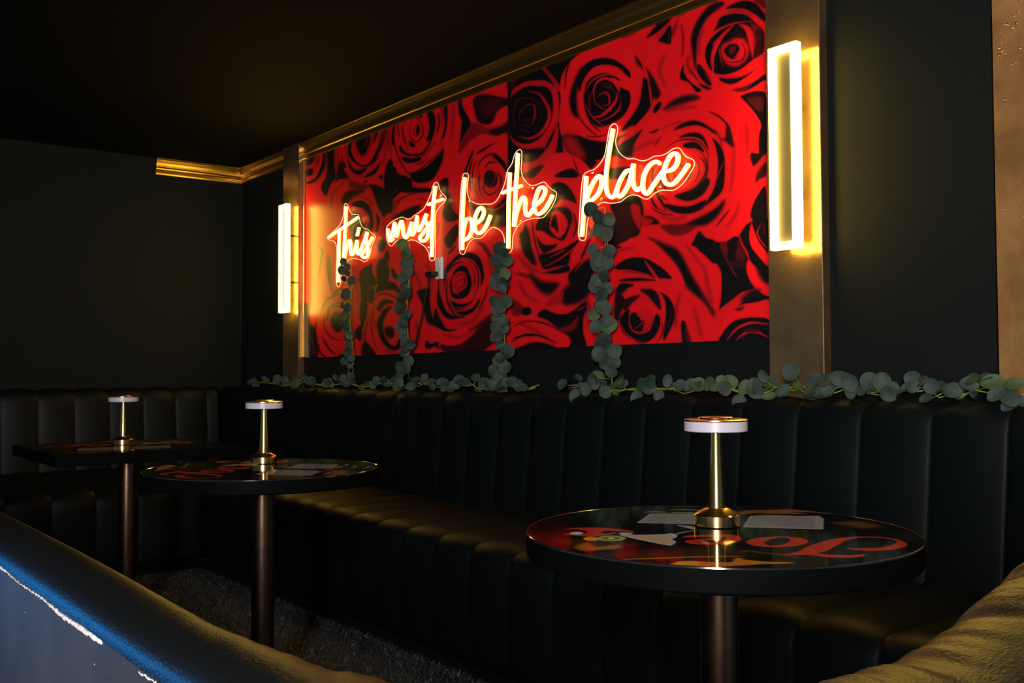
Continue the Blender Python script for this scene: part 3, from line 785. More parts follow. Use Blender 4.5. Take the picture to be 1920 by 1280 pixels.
p .1 4 745,170 920,150 965,160 965,380 890,425 860,445 790,480 830,490 760,510 755,420 790,300
p .25 22 800,200 900,200 930,340 860,430 800,420
p .75 6 895,178 965,190 965,360 915,285
p 0 8 560,330 640,400 600,420 540,560 520,570 590,400"""
def box_blur(a, r):
    for ax in (0, 1):
        p = np.concatenate([np.repeat(a.take([0], ax), r+1, ax), a, np.repeat(a.take([-1], ax), r, ax)], ax)
        c = np.cumsum(p, ax, dtype=np.float64); n = a.shape[ax]
        a = ((c.take(range(2*r+1, 2*r+1+n), ax)-c.take(range(0, n), ax))/(2*r+1)).astype(np.float32)
    return a
def paint_mural(txt):
    """the rose print, drawn shape by shape (0 = black, 1 = full red)"""
    C = Paint(560, -40, 1450, 690, 1.5, 1, .95)
    ox = oy = 0; sc = 1
    for ln in txt.strip().split('\n'):
        q = ln.split()
        if q[0] == 'T': ox, oy, sc = map(float, q[1:4]); continue
        lev, f = float(q[1]), float(q[2])
        P = [(ox+float(a)/sc, oy+float(b)/sc) for a, b in (k.split(',') for k in q[3:])]
        if q[0] == 'p': C.poly(P, (lev,), max(.7, f/sc*1.25))
        elif q[0] == 'h': C.stroke(P, (lev,), f/sc*.35, max(1, f/sc*.65))
        else: C.stroke(P, (lev,), f/sc, .7)
    L = C.a[..., 0]
    s1 = box_blur(box_blur(L, 4), 4); s2 = box_blur(box_blur(L, 11), 9)
    C.a[..., 0] = L*np.clip(.24+.52*s1+.36*s2, 0, 1)
    return C
C = paint_mural(MURAL)
def project_wall(x, z):
    """picture coordinates of wall points, to lay the traced print where it hangs"""
    dx = x*_v.x + WALL*_v.y + (z-H)*_v.z
    return 960+F*(x*_r.x+WALL*_r.y+(z-H)*_r.z)/dx, 640-F*(x*_u.x+WALL*_u.y+(z-H)*_u.z)/dx
XA, XB, ZA, ZB = -5.944, XR0, 1.160, 2.470
nx, ny = 1080, 560
dd = np.linspace(-1/XA, -1/XB, nx); xs = -1/dd; xs[0], xs[-1] = XA, XB
zs = np.linspace(0, 1, ny)
XX = np.repeat(xs[None], ny, 0); ZZ = np.empty((ny, nx))
zbot = 1.158+(.012)*(xs-XA)/(XB-XA)             # the lower edge is cut a little off level
ZZ = zbot[None]*(1-zs[:, None])+ZB*zs[:, None]
PX, PY = project_wall(XX, ZZ)
L = np.clip(C.sample(PX.ravel(), PY.ravel())[:, 0], 0, 1)
red = np.stack([.006+.93*L**1.5, .0045+.0035*L, .0065+.0075*L], -1)
V = np.stack([XX.ravel(), np.full(XX.size, WALL-.004), ZZ.ravel()], -1)
me = grid_mesh('rose_mural', V, nx, ny, red)
mural = link('rose_mural', me, M['mural'], smooth=False)
tag(mural, 'wide wall mural print of crowded red roses on black, behind the glowing lettering', 'mural')
del C

# ================================================================== SCONCES
def sconce(cx, z0, z1, label):
    t = thing('wall_sconce', label, 'wall lamp', (cx, 2.794, (z0+z1)/2), group='framed sconces on the gold pilasters')
    w, b, y0, y1 = .0575, .024, 2.780, 2.808
    bm = bmesh.new()
    for lo, hi in (((cx-w, y0, z0), (cx-w+b, y1, z1)), ((cx+w-b, y0, z0), (cx+w, y1, z1)),
                   ((cx-w+b, y0, z0), (cx+w-b, y1, z0+b)), ((cx-w+b, y0, z1-b), (cx+w-b, y1, z1))):
        g = bmesh.ops.create_cube(bm, size=1)
        for vv in g['verts']: vv.co = Vector([(lo[i]+hi[i])/2+vv.co[i]*(hi[i]-lo[i]) for i in range(3)])
    bmesh.ops.remove_doubles(bm, verts=bm.verts, dist=1e-5)
    me = bpy.data.meshes.new('light_frame'); bm.to_mesh(me); bm.free()
    link('light_frame', me, M['led'], t, smooth=False)
    box('back_plate', (cx-w+b+.0005, 2.796, z0+b+.0005), (cx+w-b-.0005, 2.806, z1-b-.0005), M['panel'], t)
    for z in (z0+.20, z1-.20): box('bracket', (cx-.006, 2.806, z-.006), (cx+.006, 2.856, z+.006), M['dark_metal'], t)
    return t
sconce(-2.084, 1.468, 2.164, 'tall rectangular glowing frame sconce on the right gold pilaster, the nearer and larger')
sconce(-6.045, 1.455, 2.163, 'tall rectangular glowing frame sconce on the far left gold pilaster, the smaller')

# ================================================================== NEON SIGN
NY = WALL-.030
def W(o, P):
    ox, oy, s = o
    return [on_y(ox+a/s, oy+b/s, NY) for a, b in P]
O1 = (600, 370, 7.11); O2 = (710, 330, 7.53); O3 = (840, 310, 7.11); O4 = (920, 270, 6.09); O5 = (1070, 220, 5.33); O6 = (1160, 260, 9.14)
def X6(P):            # second close-up of the last word brought into the frame of the first
    return [((1160+a/9.14-1070)*5.33, (260+b/9.14-220)*5.33) for a, b in P]
WORDS = [
 ('This', O1, [
   [(252, 440), (248, 640), (236, 1130)], [(112, 532), (250, 435), (400, 335), (498, 266)],
   [(342, 122), (335, 300), (320, 600), (303, 890)],
   [(303, 890), (325, 770), (355, 650), (385, 570), (403, 610), (402, 700), (415, 765), (445, 730), (470, 650), (487, 575), (485, 690), (500, 752),
    (530, 715), (575, 600), (625, 465)],
   [(625, 465), (605, 560), (628, 640), (640, 710), (622, 785), (575, 802), (548, 765), (590, 715), (645, 620), (692, 532)],
   [(515, 400), (488, 512)]],
  [(345, 80), (375, 130), (400, 195), (440, 225), (500, 228), (520, 270), (535, 340), (570, 400), (630, 425), (680, 470), (730, 512), (725, 560),
   (690, 640), (665, 760), (630, 830), (590, 857), (530, 832), (440, 812), (370, 840), (320, 930), (285, 1010), (265, 1160), (240, 1192),
   (213, 1140), (214, 900), (215, 650), (170, 580), (108, 560), (102, 522), (200, 430), (270, 350), (310, 230), (318, 110)]),
 ('must', O2, [
   [(122, 745), (135, 830), (152, 912), (178, 890), (200, 760), (218, 662), (235, 760), (242, 852), (270, 760), (312, 636), (330, 700), (345, 820),
    (375, 872), (410, 820), (440, 720), (460, 650), (442, 760), (455, 830), (490, 800), (515, 690), (535, 570), (535, 690), (555, 770), (600, 700), (668, 535)],
   [(668, 535), (645, 610), (680, 690), (695, 790), (665, 890), (605, 918), (575, 870), (640, 780), (735, 650)],
   [(797, 140), (770, 330), (755, 600), (742, 1140)], [(695, 402), (780, 368), (900, 326)]],
  [(108, 730), (130, 690), (200, 630), (260, 600), (330, 578), (390, 605), (450, 600), (490, 560), (560, 515), (630, 460), (680, 370), (740, 230),
   (765, 130), (810, 85), (840, 120), (860, 190), (900, 250), (945, 300), (930, 360), (870, 420), (820, 490), (800, 580), (796, 900), (795, 1140),
   (750, 1195), (715, 1170), (700, 1080), (650, 1000), (580, 950), (500, 905), (430, 905), (380, 940), (330, 920), (270, 905), (220, 940),
   (175, 988), (130, 950), (105, 860)]),
 ('be', O3, [
   [(220, 160), (200, 400), (186, 700), (182, 1125)],
   [(184, 990), (210, 800), (240, 722), (280, 706), (308, 740), (315, 820), (300, 900), (260, 965), (205, 1000)],
   [(312, 800), (372, 768), (435, 715), (468, 640), (460, 580), (430, 560), (390, 600), (355, 690), (345, 790), (358, 870), (398, 905),
    (450, 880), (510, 790), (558, 665)]], None),
 ('the', O4, [
   [(212, 325), (200, 600), (195, 1190)], [(128, 557), (210, 522), (345, 476)],
   [(305, 105), (290, 350), (272, 650), (260, 940)],
   [(260, 940), (290, 780), (340, 640), (372, 605), (390, 650), (387, 740), (402, 808), (432, 810), (470, 750), (500, 700)],
   [(500, 700), (560, 650), (608, 570), (613, 512), (580, 490), (540, 520), (505, 620), (490, 700), (500, 770), (540, 798), (600, 760), (660, 670), (700, 582)]],
  None),
 ('place', O5, [
   [(150, 587), (132, 850), (105, 1190)],
   [(142, 880), (170, 760), (220, 650), (270, 587), (298, 600), (300, 680), (270, 760), (210, 822), (145, 865)],
   [(418, 112), (385, 300), (355, 500), (345, 640), (358, 750), (395, 798), (430, 780), (455, 720)],
   [(600, 540), (560, 530), (510, 590), (465, 690), (455, 765), (488, 790), (540, 730), (585, 630), (622, 462)],
   [(622, 462), (615, 600), (625, 685), (655, 725), (690, 705), (710, 690)],
   X6([(695, 425), (640, 392), (570, 412), (490, 490), (430, 610), (403, 750), (412, 880), (450, 938), (500, 920), (600, 770), (700, 625), (755, 555)]),
   X6([(800, 550), (900, 530), (975, 450), (1008, 340), (988, 262), (930, 252), (860, 312), (795, 440), (757, 580), (762, 700), (812, 770), (880, 785),
       (960, 740), (1060, 620), (1190, 432)])], None)]
OUT_BT = [((840+a/7.11), (310+b/7.11)) for a, b in
          [(190, 150), (225, 103), (265, 120), (268, 180), (255, 260), (258, 380), (285, 450), (330, 490), (400, 515), (480, 515), (560, 515), (620, 490), (668, 430)]] + \
         [((920+a/6.09), (270+b/6.09)) for a, b in
          [(110, 560), (160, 440), (185, 310), (240, 220), (270, 120), (318, 62), (350, 85), (352, 180), (345, 300), (370, 390), (440, 465), (500, 470),
           (560, 445), (610, 435), (650, 480), (700, 520), (740, 545), (745, 600), (710, 690), (650, 780), (590, 840), (480, 848), (400, 870), (330, 910),
           (280, 980), (250, 1060), (245, 1180), (215, 1240), (175, 1230), (155, 1150), (152, 1080), (125, 1010), (85, 970), (40, 952)]] + \
         [((840+a/7.11), (310+b/7.11)) for a, b in
          [(620, 822), (575, 832), (530, 870), (480, 930), (430, 970), (340, 975), (280, 1030), (240, 1110), (215, 1175), (180, 1182), (148, 1120),
           (148, 800), (163, 400)]]
OUT_PL = [(1070+a/5.33, 220+b/5.33) for a, b in
          [(75, 1180), (85, 1000), (105, 700), (125, 580), (170, 540), (230, 520), (290, 460), (335, 380), (360, 250), (385, 110), (430, 63), (465, 95),
           (462, 160), (445, 240), (465, 320), (510, 380), (560, 408)]] + \
         [(1160+a/9.14, 260+b/9.14) for a, b in
          [(150, 345), (260, 340), (350, 370), (430, 375), (520, 345), (600, 300), (730, 285), (830, 240), (920, 175), (1010, 155), (1060, 190),
           (1100, 250), (1160, 310), (1260, 355), (1295, 420), (1270, 500), (1180, 650), (1080, 780), (960, 870), (870, 885), (730, 882), (620, 930),
           (540, 1000), (470, 1035), (400, 1015), (340, 980), (280, 965), (190, 970), (80, 1040)]] + \
         [(1070+a/5.33, 220+b/5.33) for a, b in [(490, 845), (400, 858), (320, 850), (260, 880), (210, 930), (170, 1020), (155, 1130), (145, 1210), (108, 1232)]]
sign = thing('neon_sign', 'warm white handwriting light sign reading This must be the place over the roses', 'neon sign', on_y(960, 400, NY))
UPY = Vector((0, -1, 0))
for word, o, strokes, _ in WORDS:
    v = []; f = []; v2 = []; f2 = []
    for st in strokes:
        P = [Vector(p) for p in catmull([tuple(q) for q in W(o, st)], 6)]
        tube_geo([p+Vector((0, .000, 0)) for p in P], .0067, v, f, n=8, normal=UPY)
        tube_geo([p+Vector((0, .0075, 0)) for p in P], .0084, v2, f2, n=8, normal=UPY)
    pydata('glowing_word', v, f, M['tube'], sign)['label'] = 'glowing tube lettering of the word ' + word
    pydata('tube_sleeve', v2, f2, M['sleeve'], sign)
def plate(P2):
    P = [Vector(p) for p in catmull([tuple(on_y(a, b, NY+.0195)) for a, b in P2], 4, True)]
    bm = bmesh.new(); vs_ = [bm.verts.new(p) for p in P]
    fc = bm.faces.new(vs_); bmesh.ops.triangulate(bm, faces=[fc])
    g = bmesh.ops.extrude_face_region(bm, geom=bm.faces[:])
    for e in g['geom']:
        if isinstance(e, bmesh.types.BMVert): e.co.y += .004
    me = bpy.data.meshes.new('acrylic_backing'); bm.to_mesh(me); bm.free()
    pl = link('acrylic_backing', me, M['acrylic'], sign, smooth=False)
    v = []; f = []; tube_geo([p+Vector((0, .002, 0)) for p in P], .0019, v, f, n=6, closed=True, normal=UPY)
    pydata('lit_edge', v, f, M['rim'], pl)
for P2 in ([(600+a/7.11, 370+b/7.11) for a, b in WORDS[0][3]], [(710+a/7.53, 330+b/7.53) for a, b in WORDS[1][3]], OUT_BT, OUT_PL):
    plate(P2)
for a, b in ((1237, 351), (1110, 323), (1127, 373), (998.5, 352), (975.5, 414.5), (880, 376), (885, 445), (826, 366), (738.5, 449.5), (803, 464)):
    p = on_y(a, b, NY+.012); v = []; f = []
    tube_geo([p, p+Vector((0, .012, 0))], .006, v, f, n=12); pydata('mounting_screw', v, f, M['silver'], sign)

# power outlet with plug, and the sign's cord
p = on_y(826, 503, WALL-.004)
t = thing('power_outlet', 'white wall outlet with a black plug in it, on the roses under the word must', 'outlet', (p.x, WALL-.004, p.z-.05))
box('outlet_plate', (p.x-.026, WALL-.022, p.z-.058), (p.x+.030, WALL-.004, p.z+.058), M['white_plastic'], t, bevel=.004)
box('outlet_socket', (p.x-.014, WALL-.024, p.z+.008), (p.x+.018, WALL-.021, p.z+.042), M['white_plastic'], t, bevel=.001)
box('plug', (p.x-.060, WALL-.065, p.z-.044), (p.x+.010, WALL-.0225, p.z-.018), M['black_plastic'], sign, bevel=.004)
v = []; f = []
tube_geo(catmull([tuple(on_y(a, b, 2.850)) for a, b in ((812, 512), (804, 518), (800, 545), (793, 581), (786, 612), (779, 640), (771, 664), (766, 690), (768, 712))], 6), .0042, v, f, n=6)
pydata('power_cord', v, f, M['black_plastic'], sign)['label'] = 'thin black cord from the outlet down to the ledge'

# ================================================================== BANQUETTES
def sweep_channels(name, path, prof, wts, pitch, phase, m, parent, bulge=.016, per=16):
    """path: plan points with length; prof: (distance from wall line, z); scalloped into upright channels"""
    P = [Vector((p[0], p[1], 0)) for p in path]; cum = [0]
    for a, b_ in zip(P, P[1:]): cum.append(cum[-1]+(b_-a).length)
    L = cum[-1]; k0 = math.floor((0-phase)/pitch); ss = []
    s = phase+k0*pitch
    while s < L+pitch:
        for q in range(per):
            # samples crowd at the seam so that it stays a crisp valley
            t = q/per; t = t - .09*math.sin(2*PI*t)*1.0
            ss.append(s+t*pitch)
        s += pitch
    ss = sorted({round(min(max(q, 0), L), 5) for q in ss})
    pn = []
    for i in range(len(prof)):
        a = prof[max(i-1, 0)]; b_ = prof[min(i+1, len(prof)-1)]; d = Vector((b_[0]-a[0], b_[1]-a[1])).normalized(); pn.append((d.y, -d.x))
    v = []; j = 0
    for s in ss:
        while j < len(P)-2 and cum[j+1] < s: j += 1
        d = (P[j+1]-P[j]).normalized()
        # smooth normals across corners of the plan path
        t = (s-cum[j])/max(cum[j+1]-cum[j], 1e-6)
        dprev = (P[j]-P[j-1]).normalized() if j > 0 else d
        dnext = (P[j+2]-P[j+1]).normalized() if j < len(P)-2 else d
        dd_ = ((dprev+d)*.5*(1-t)+(d+dnext)*.5*t).normalized()
        n = Vector((dd_.y, -dd_.x, 0)); c = P[j]+d*(s-cum[j])
        b_ = bulge*(abs(math.sin(PI*(s-phase)/pitch))**.62-1)
        for (a, z), wt, (na, nz) in zip(prof, wts, pn):
            v.append(c+n*(a+na*b_*wt)+Vector((0, 0, z+nz*b_*wt)))
    K = len(prof); f = [(i*K+q, i*K+q+1, (i+1)*K+q+1, (i+1)*K+q) for i in range(len(ss)-1) for q in range(K-1)]
    f += [(i*K, (i+1)*K, (i+1)*K+K-1, i*K+K-1) for i in range(len(ss)-1)]
    f += [tuple(range(K)), tuple(range((len(ss)-1)*K, len(ss)*K))]
    return pydata(name, v, f, m, parent)
def dense(prof, step=.03):
    out = [prof[0]]
    for a, b_ in zip(prof, prof[1:]):
        n = max(1, int(math.hypot(b_[0]-a[0], b_[1]-a[1])/step))
        out += [(a[0]+(b_[0]-a[0])*t/n, a[1]+(b_[1]-a[1])*t/n) for t in range(1, n+1)]
    return out
BACK = dense([(.215, .41), (.213, .44), (.170, .88), (.163, .915), (.148, .944), (.122, .962), (.09, .969), (.066, .966), (.054, .955), (.048, .935), (.047, .88)])
BW = [1 if p[1] > .43 and not (p[0] < .06) else .3 for p in BACK]
def seat_prof(front):
    return dense([(front-.02, .012), (front, .03), (front, .36), (front-.006, .395), (front-.022, .425), (front-.05, .445), (front-.09, .453), (.26, .448), (.17, .446)])
def banquette(label, path_back, path_seat, front, pitch, ph_b, ph_s, loc):
    t = thing('banquette', label, 'banquette', loc)
    bk = sweep_channels('backrest', path_back, BACK, BW, pitch, ph_b, M['leather'], t)
    SP = seat_prof(front)
    sweep_channels('seat', path_seat, SP, [1 if p[1] > .06 else .2 for p in SP], pitch, ph_s, M['leather'], t)
    return t
# rose wall side; channel seams fall every 0.2325 m with one at x = -1.541
arc = [(-1.35+.65*math.sin(a), 2.25+.65*math.cos(a)) for a in np.linspace(0, PI/2, 10)]
pb = [(-6.985, WALL-.002)]+arc+[(-.70, 2.10)]
ph = ((-1.541)-(-6.985)) % .2325
banquette('long black channel-tufted banquette under the rose mural, turning the corner at right', pb,
          [(-5.55, WALL-.002), (-.86, WALL-.002)], .84, .2325, ph, ((-1.541)-(-5.55)) % .2325, (-3.2, 2.4, 0))
ph = (1.267+1.6) % .2185
banquette('black channel-tufted banquette along the dark left wall, behind the square table', [(-6.998, -1.6), (-6.998, 2.66)],
          [(-6.998, -1.6), (-6.998, 2.04)], 1.50, .2185, ph, ph, (-6.2, .5, 0))

# ================================================================== NEAR BOOTH BACK
IN = [(-5.44, .45, -.275), (-4.2, .45, -.275), (-2.26, .45, -.275), (-1.5, .45, -.275), (-1.04, .452, -.275), (-.80, .51, -.275), (-.665, .66, -.278), (-.605, .81, -.280),
      (-.565, .94, -.262), (-.535, 1.04, -.212), (-.515, 1.115, -.168), (-.50, 1.22, -.135), (-.49, 1.34, -.120)]
OU = [(-5.44, .345, 0), (-4.2, .345, 0), (-2.26, .345, 0), (-1.5, .345, 0), (-.98, .347, 0), (-.62, .375, 0), (-.45, .47, 0), (-.38, .62, 0),
      (-.345, .80, 0), (-.325, .95, 0), (-.31, 1.08, 0), (-.30, 1.22, 0), (-.29, 1.34, 0)]
I2 = catmull(IN, 30); O2_ = catmull(OU, 30)
bt = thing('booth_back', 'grained leather padded booth back in the foreground, sweeping round the near table', 'booth', (-1.6, .4, 0))
v = []; NA = 22; N_ = len(I2)
for i, (a, b_) in enumerate(zip(I2, O2_)):
    a = Vector(a); b_ = Vector(b_); zt = a.z+H; cx, cy = (a.x+b_.x)/2, (a.y+b_.y)/2; hw = Vector((a.x-b_.x, a.y-b_.y, 0))*.5
    cur = min(1, max(0, (a.x+1.25)/.5))
    for k in range(NA+1):
        th = PI*k/NA; cc = -math.cos(th); sn = math.sin(th)
        # gathers of the leather where it is pulled round the bend
        wr = cur*.0026*sn*max(0, cc+.35)*(math.sin(i*.31+cc*1.5)+.7*math.sin(i*.57+1.1+cc*3)+.4*math.sin(i*1.3+cc*5))
        dip = .0015*math.sin(i*.10)*sn
        v.append(Vector((cx, cy, zt-.042+(.042*sn**.85)+wr+dip)) + hw*(cc*1.0))
    v.append(Vector((a.x, a.y, zt-.12)) - hw*.08); v.append(Vector((a.x, a.y, 0.012)) - hw*.10)
K = NA+3
f = [(i*K+q, i*K+q+1, (i+1)*K+q+1, (i+1)*K+q) for i in range(N_-1) for q in range(K-1)]
cap = pydata('padded_cap', v, f, M['cap_leather'], bt)
v = []
for a, b_ in zip(I2, O2_):
    hw = Vector((a[0]-b_[0], a[1]-b_[1], 0)); n = hw.normalized()
    for z in (0.0, a[2]+H-.046): v.append(Vector((b_[0], b_[1], z))+n*.004)
    for z in (a[2]+H-.046, 0.0): v.append(Vector((b_[0], b_[1], z))+n*.018)
f = [(i*4+q, i*4+(q+1) % 4, (i+1)*4+(q+1) % 4, (i+1)*4+q) for i in range(N_-1) for q in range(4)]+[(0, 1, 2, 3), ((N_-1)*4, (N_-1)*4+1, (N_-1)*4+2, (N_-1)*4+3)]
pydata('outer_panel', v, f, M['panel'], bt, smooth=False)['label'] = 'charcoal painted board facing the camera'
# rough white line of filler left along the top of the board
def caulk(x0, x1):
    v = []; n = int((x1-x0)/.004); rr = []; P = []
    for i in range(n+1):
        x = x0+(x1-x0)*i/n
        y = .345 if x < -.98 else .347
        P.append((x, y+.003, H-.275-.049+random.uniform(-.0012, .0012)+.0015*math.sin(x*23))); rr.append(max(.0008, .0030*(.55+.45*math.sin(x*9+1))+random.uniform(-.0012, .0014)))
    f = []; tube_geo(P, rr, v, f, n=6); return pydata('filler_line', v, f, M['caulk'], bt)
caulk(-2.9, on_y(193, 1196, .349).x)['label'] = 'rough white filler line'; caulk(on_y(262, 1250, .349).x, on_y(335, 1295, .349).x)['label'] = 'short rough white filler line'
bm = bmesh.new()
for a, b_ in ((178, 1245), (233, 1243), (268, 1251), (290, 1259), (246, 1232), (262, 1236), (72, 1118), (76, 1122), (48, 1148), (36, 1088), (200, 1262)):
    p = on_y(a, b_, .349); g = bmesh.ops.create_icosphere(bm, subdivisions=1, radius=random.uniform(.0007, .0014))
    for vv in g['verts']: vv.co = Vector((vv.co.x*1.3+p.x, vv.co.y*.4+.3485, vv.co.z+p.z))
me = bpy.data.meshes.new('paint_flecks'); bm.to_mesh(me); bm.free(); link('paint_flecks', me, M['caulk'], bt)['kind'] = 'stuff'

# ================================================================== RUG
rug = thing('rug', 'dark shaggy glittering rug on the floor in front of the banquette', 'rug', (-3.6, 1.5, 0))
v = []; f = []
nxr, nyr = 90, 26
for j in range(nyr):
    for i in range(nxr):
        x = -5.25+3.55*i/(nxr-1); y = 1.0+(1.0)*j/(nyr-1)
        if j == nyr-1: y += .02*math.sin(i*1.7)+.012*random.uniform(-1, 1)+(.03 if i % 7 == 0 else 0)
        v.append((x+(.02*random.uniform(-1, 1) if i in (0, nxr-1) else 0), y-.06*(1-i/(nxr-1))*(j/(nyr-1)), .004+.003*random.random() if 0 < j < nyr-1 else .002))
f = [(j*nxr+i, j*nxr+i+1, (j+1)*nxr+i+1, (j+1)*nxr+i) for j in range(nyr-1) for i in range(nxr-1)]
pydata('rug_base', v, f, M['rug'], rug)
v = []; f = []
for k in range(48000):
    x = random.uniform(-5.27, -1.72); y = 1.35+.66*random.random()**.8-.05*(1-(x+5.25)/3.55); h = random.uniform(.006, .020); an = random.uniform(0, PI); w_ = .0022
    lx, ly = random.uniform(-.022, .022), random.uniform(-.018, .022)
    b0 = len(v); v += [(x-w_*math.cos(an), y-w_*math.sin(an), .004), (x+w_*math.cos(an), y+w_*math.sin(an), .004), (x+lx, y+ly, .004+h)]; f.append((b0, b0+1, b0+2))
me = bpy.data.meshes.new('pile'); me.from_pydata(v, [], f); me.update(); link('pile', me, mat('glitter_pile', (.075, .088, .105), .4, metal=.3), rug, smooth=False)['kind'] = 'stuff'

# ================================================================== TABLES
TZ = .75; T1 = (-1.262, 1.470)
def tp(o, P):
    ox, oy, s = o; out = []
    for a, b_ in P:
        q = on_z(ox+a/s, oy+b_/s, TZ); out.append((q.x-T1[0], q.y-T1[1]))
    return out
A_ = (1000, 900, 4.8); B_ = (1380, 900, 4.8)
art = Paint(-.60, -.60, .60, .60, 900, 3, (.0035, .0035, .0038))
RED = (.62, .035, .016); ORG = (.62, .20, .012); CARD = (.36, .34, .38); CREAM = (.62, .40, .22)
def pa(o, P, c, f=.0012): art.poly(tp(o, P), c, f)
def st(o, P, c, w_, f=.001): art.stroke(tp(o, P), c, w_, f)
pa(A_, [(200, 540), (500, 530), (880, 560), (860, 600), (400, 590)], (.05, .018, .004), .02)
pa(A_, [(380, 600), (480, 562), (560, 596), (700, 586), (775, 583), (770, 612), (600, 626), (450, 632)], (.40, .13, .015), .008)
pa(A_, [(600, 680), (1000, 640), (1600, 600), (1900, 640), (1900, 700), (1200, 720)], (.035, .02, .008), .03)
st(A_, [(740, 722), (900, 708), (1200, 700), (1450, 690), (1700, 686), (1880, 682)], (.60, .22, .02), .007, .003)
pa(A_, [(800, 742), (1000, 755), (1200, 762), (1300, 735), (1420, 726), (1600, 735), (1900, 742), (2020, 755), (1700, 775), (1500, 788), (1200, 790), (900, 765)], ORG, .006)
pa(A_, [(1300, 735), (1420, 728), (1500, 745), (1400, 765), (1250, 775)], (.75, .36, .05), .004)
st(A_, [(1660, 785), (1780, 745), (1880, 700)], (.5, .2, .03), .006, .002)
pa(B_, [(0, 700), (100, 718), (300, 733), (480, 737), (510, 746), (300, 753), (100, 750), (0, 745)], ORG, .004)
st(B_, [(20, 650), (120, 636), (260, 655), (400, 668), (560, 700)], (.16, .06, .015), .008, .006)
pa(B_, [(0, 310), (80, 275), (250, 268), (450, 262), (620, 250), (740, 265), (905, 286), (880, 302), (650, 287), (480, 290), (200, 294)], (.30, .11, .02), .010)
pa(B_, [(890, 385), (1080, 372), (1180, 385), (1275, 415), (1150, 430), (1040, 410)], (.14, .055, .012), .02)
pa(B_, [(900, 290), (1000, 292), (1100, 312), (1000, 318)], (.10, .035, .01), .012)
pa(B_, [(90, 555), (160, 525), (300, 508), (450, 507), (600, 525), (650, 550), (600, 580), (450, 600), (300, 600), (150, 585)], RED)
pa(B_, [(250, 560), (330, 525), (430, 513), (490, 533), (450, 568), (350, 588), (280, 582)], (.0035, .0035, .0038))
pa(B_, [(980, 608), (1080, 612), (1250, 608), (1380, 590), (1450, 560), (1430, 540), (1330, 520), (1200, 515), (1080, 520), (1000, 540), (900, 590), (800, 640),
        (720, 658), (850, 668), (1000, 672), (1100, 668), (1155, 665), (1140, 685), (1050, 697), (900, 697), (780, 687), (680, 672), (560, 673), (420, 669), (480, 660),
        (560, 640), (640, 600), (720, 570), (850, 535), (960, 515), (1080, 508), (1250, 509), (1400, 523), (1500, 550), (1540, 578), (1500, 605), (1400, 625),
        (1250, 634), (1150, 633), (1050, 622)], RED, .001)
pa(A_, [(1335, 515), (1400, 498), (1550, 488), (1700, 485), (1820, 495), (1875, 525), (1830, 555), (1700, 575), (1550, 579), (1420, 571), (1365, 553), (1400, 538),
        (1500, 535), (1620, 520), (1560, 508), (1420, 513)], RED)
pa(A_, [(1480, 552), (1520, 538), (1640, 532), (1720, 508), (1725, 530), (1680, 552), (1560, 562)], (.0035, .0035, .0038))
pa(A_, [(285, 445), (350, 430), (550, 425), (700, 433), (850, 450), (900, 460), (880, 470), (760, 456), (640, 456), (605, 470), (640, 482), (745, 470), (700, 487),
        (600, 502), (500, 508), (380, 498), (278, 488), (300, 480), (420, 488), (465, 480), (485, 460), (440, 450), (340, 440)], RED, .001)
for P in ([(325, 480), (360, 465), (420, 465), (450, 478), (400, 490)], [(775, 480), (800, 470), (880, 475), (885, 486), (800, 488)]): pa(A_, P, (.55, .60, .66))
pa(A_, [(450, 522), (500, 510), (560, 515), (595, 530), (560, 543), (480, 541)], (.70, .42, .02))
def ell(cx, cy, rx, ry, n=14): return [(cx+rx*math.cos(2*PI*k/n), cy+ry*math.sin(2*PI*k/n)) for k in range(n)]
pa(A_, ell(703, 523, 128, 25), (.38, .44, .08)); pa(A_, ell(703, 522, 80, 15), (.16, .20, .04)); pa(A_, ell(700, 522, 30, 8), (.60, .62, .42))
pa(A_, [(780, 490), (960, 490), (1180, 485), (1240, 478), (1290, 490), (1290, 512), (1250, 532), (1285, 555), (1250, 582), (1200, 584), (1000, 545), (860, 515)], (.42, .52, .55), .001)
pa(A_, [(840, 494), (1000, 496), (1200, 495), (1250, 500), (1220, 530), (1250, 560), (1200, 572), (1000, 535), (900, 512)], CREAM, .006)
st(A_, [(1270, 488), (1340, 470), (1470, 448)], (.30, .36, .38), .007)
pa(A_, [(1290, 404), (1400, 412), (1450, 422), (1450, 442), (1380, 428)], (.36, .38, .38))
# the two printed cards (their codes are left out)
art.poly(tp(A_, [(930, 384), (1050, 300), (1640, 300), (1640, 400)]), CARD, .001, smooth=False)
art.poly(tp(B_, [(60, 422), (125, 320), (745, 320), (790, 345), (785, 442)]), CARD, .001, smooth=False)
art.poly(tp(A_, [(985, 376), (1075, 308), (1600, 308), (1600, 392)]), (.27, .27, .29), .004, smooth=False)
art.poly(tp(B_, [(100, 412), (150, 330), (700, 335), (722, 432)]), (.27, .27, .29), .004, smooth=False)
st(B_, [(190, 314), (400, 318), (700, 328)], (.50, .10, .09), .014); st(B_, [(250, 297), (450, 296), (630, 302)], (.46, .14, .13), .012)
st(A_, [(1000, 286), (1100, 284), (1205, 288)], (.42, .40, .22), .012); st(A_, [(1240, 290), (1400, 292), (1560, 296)], (.42, .40, .22), .012)
st(A_, [(1210, 266), (1380, 264), (1540, 268)], (.30, .30, .32), .010); st(A_, [(1180, 241), (1400, 240), (1570, 242)], (.26, .26, .27), .005)

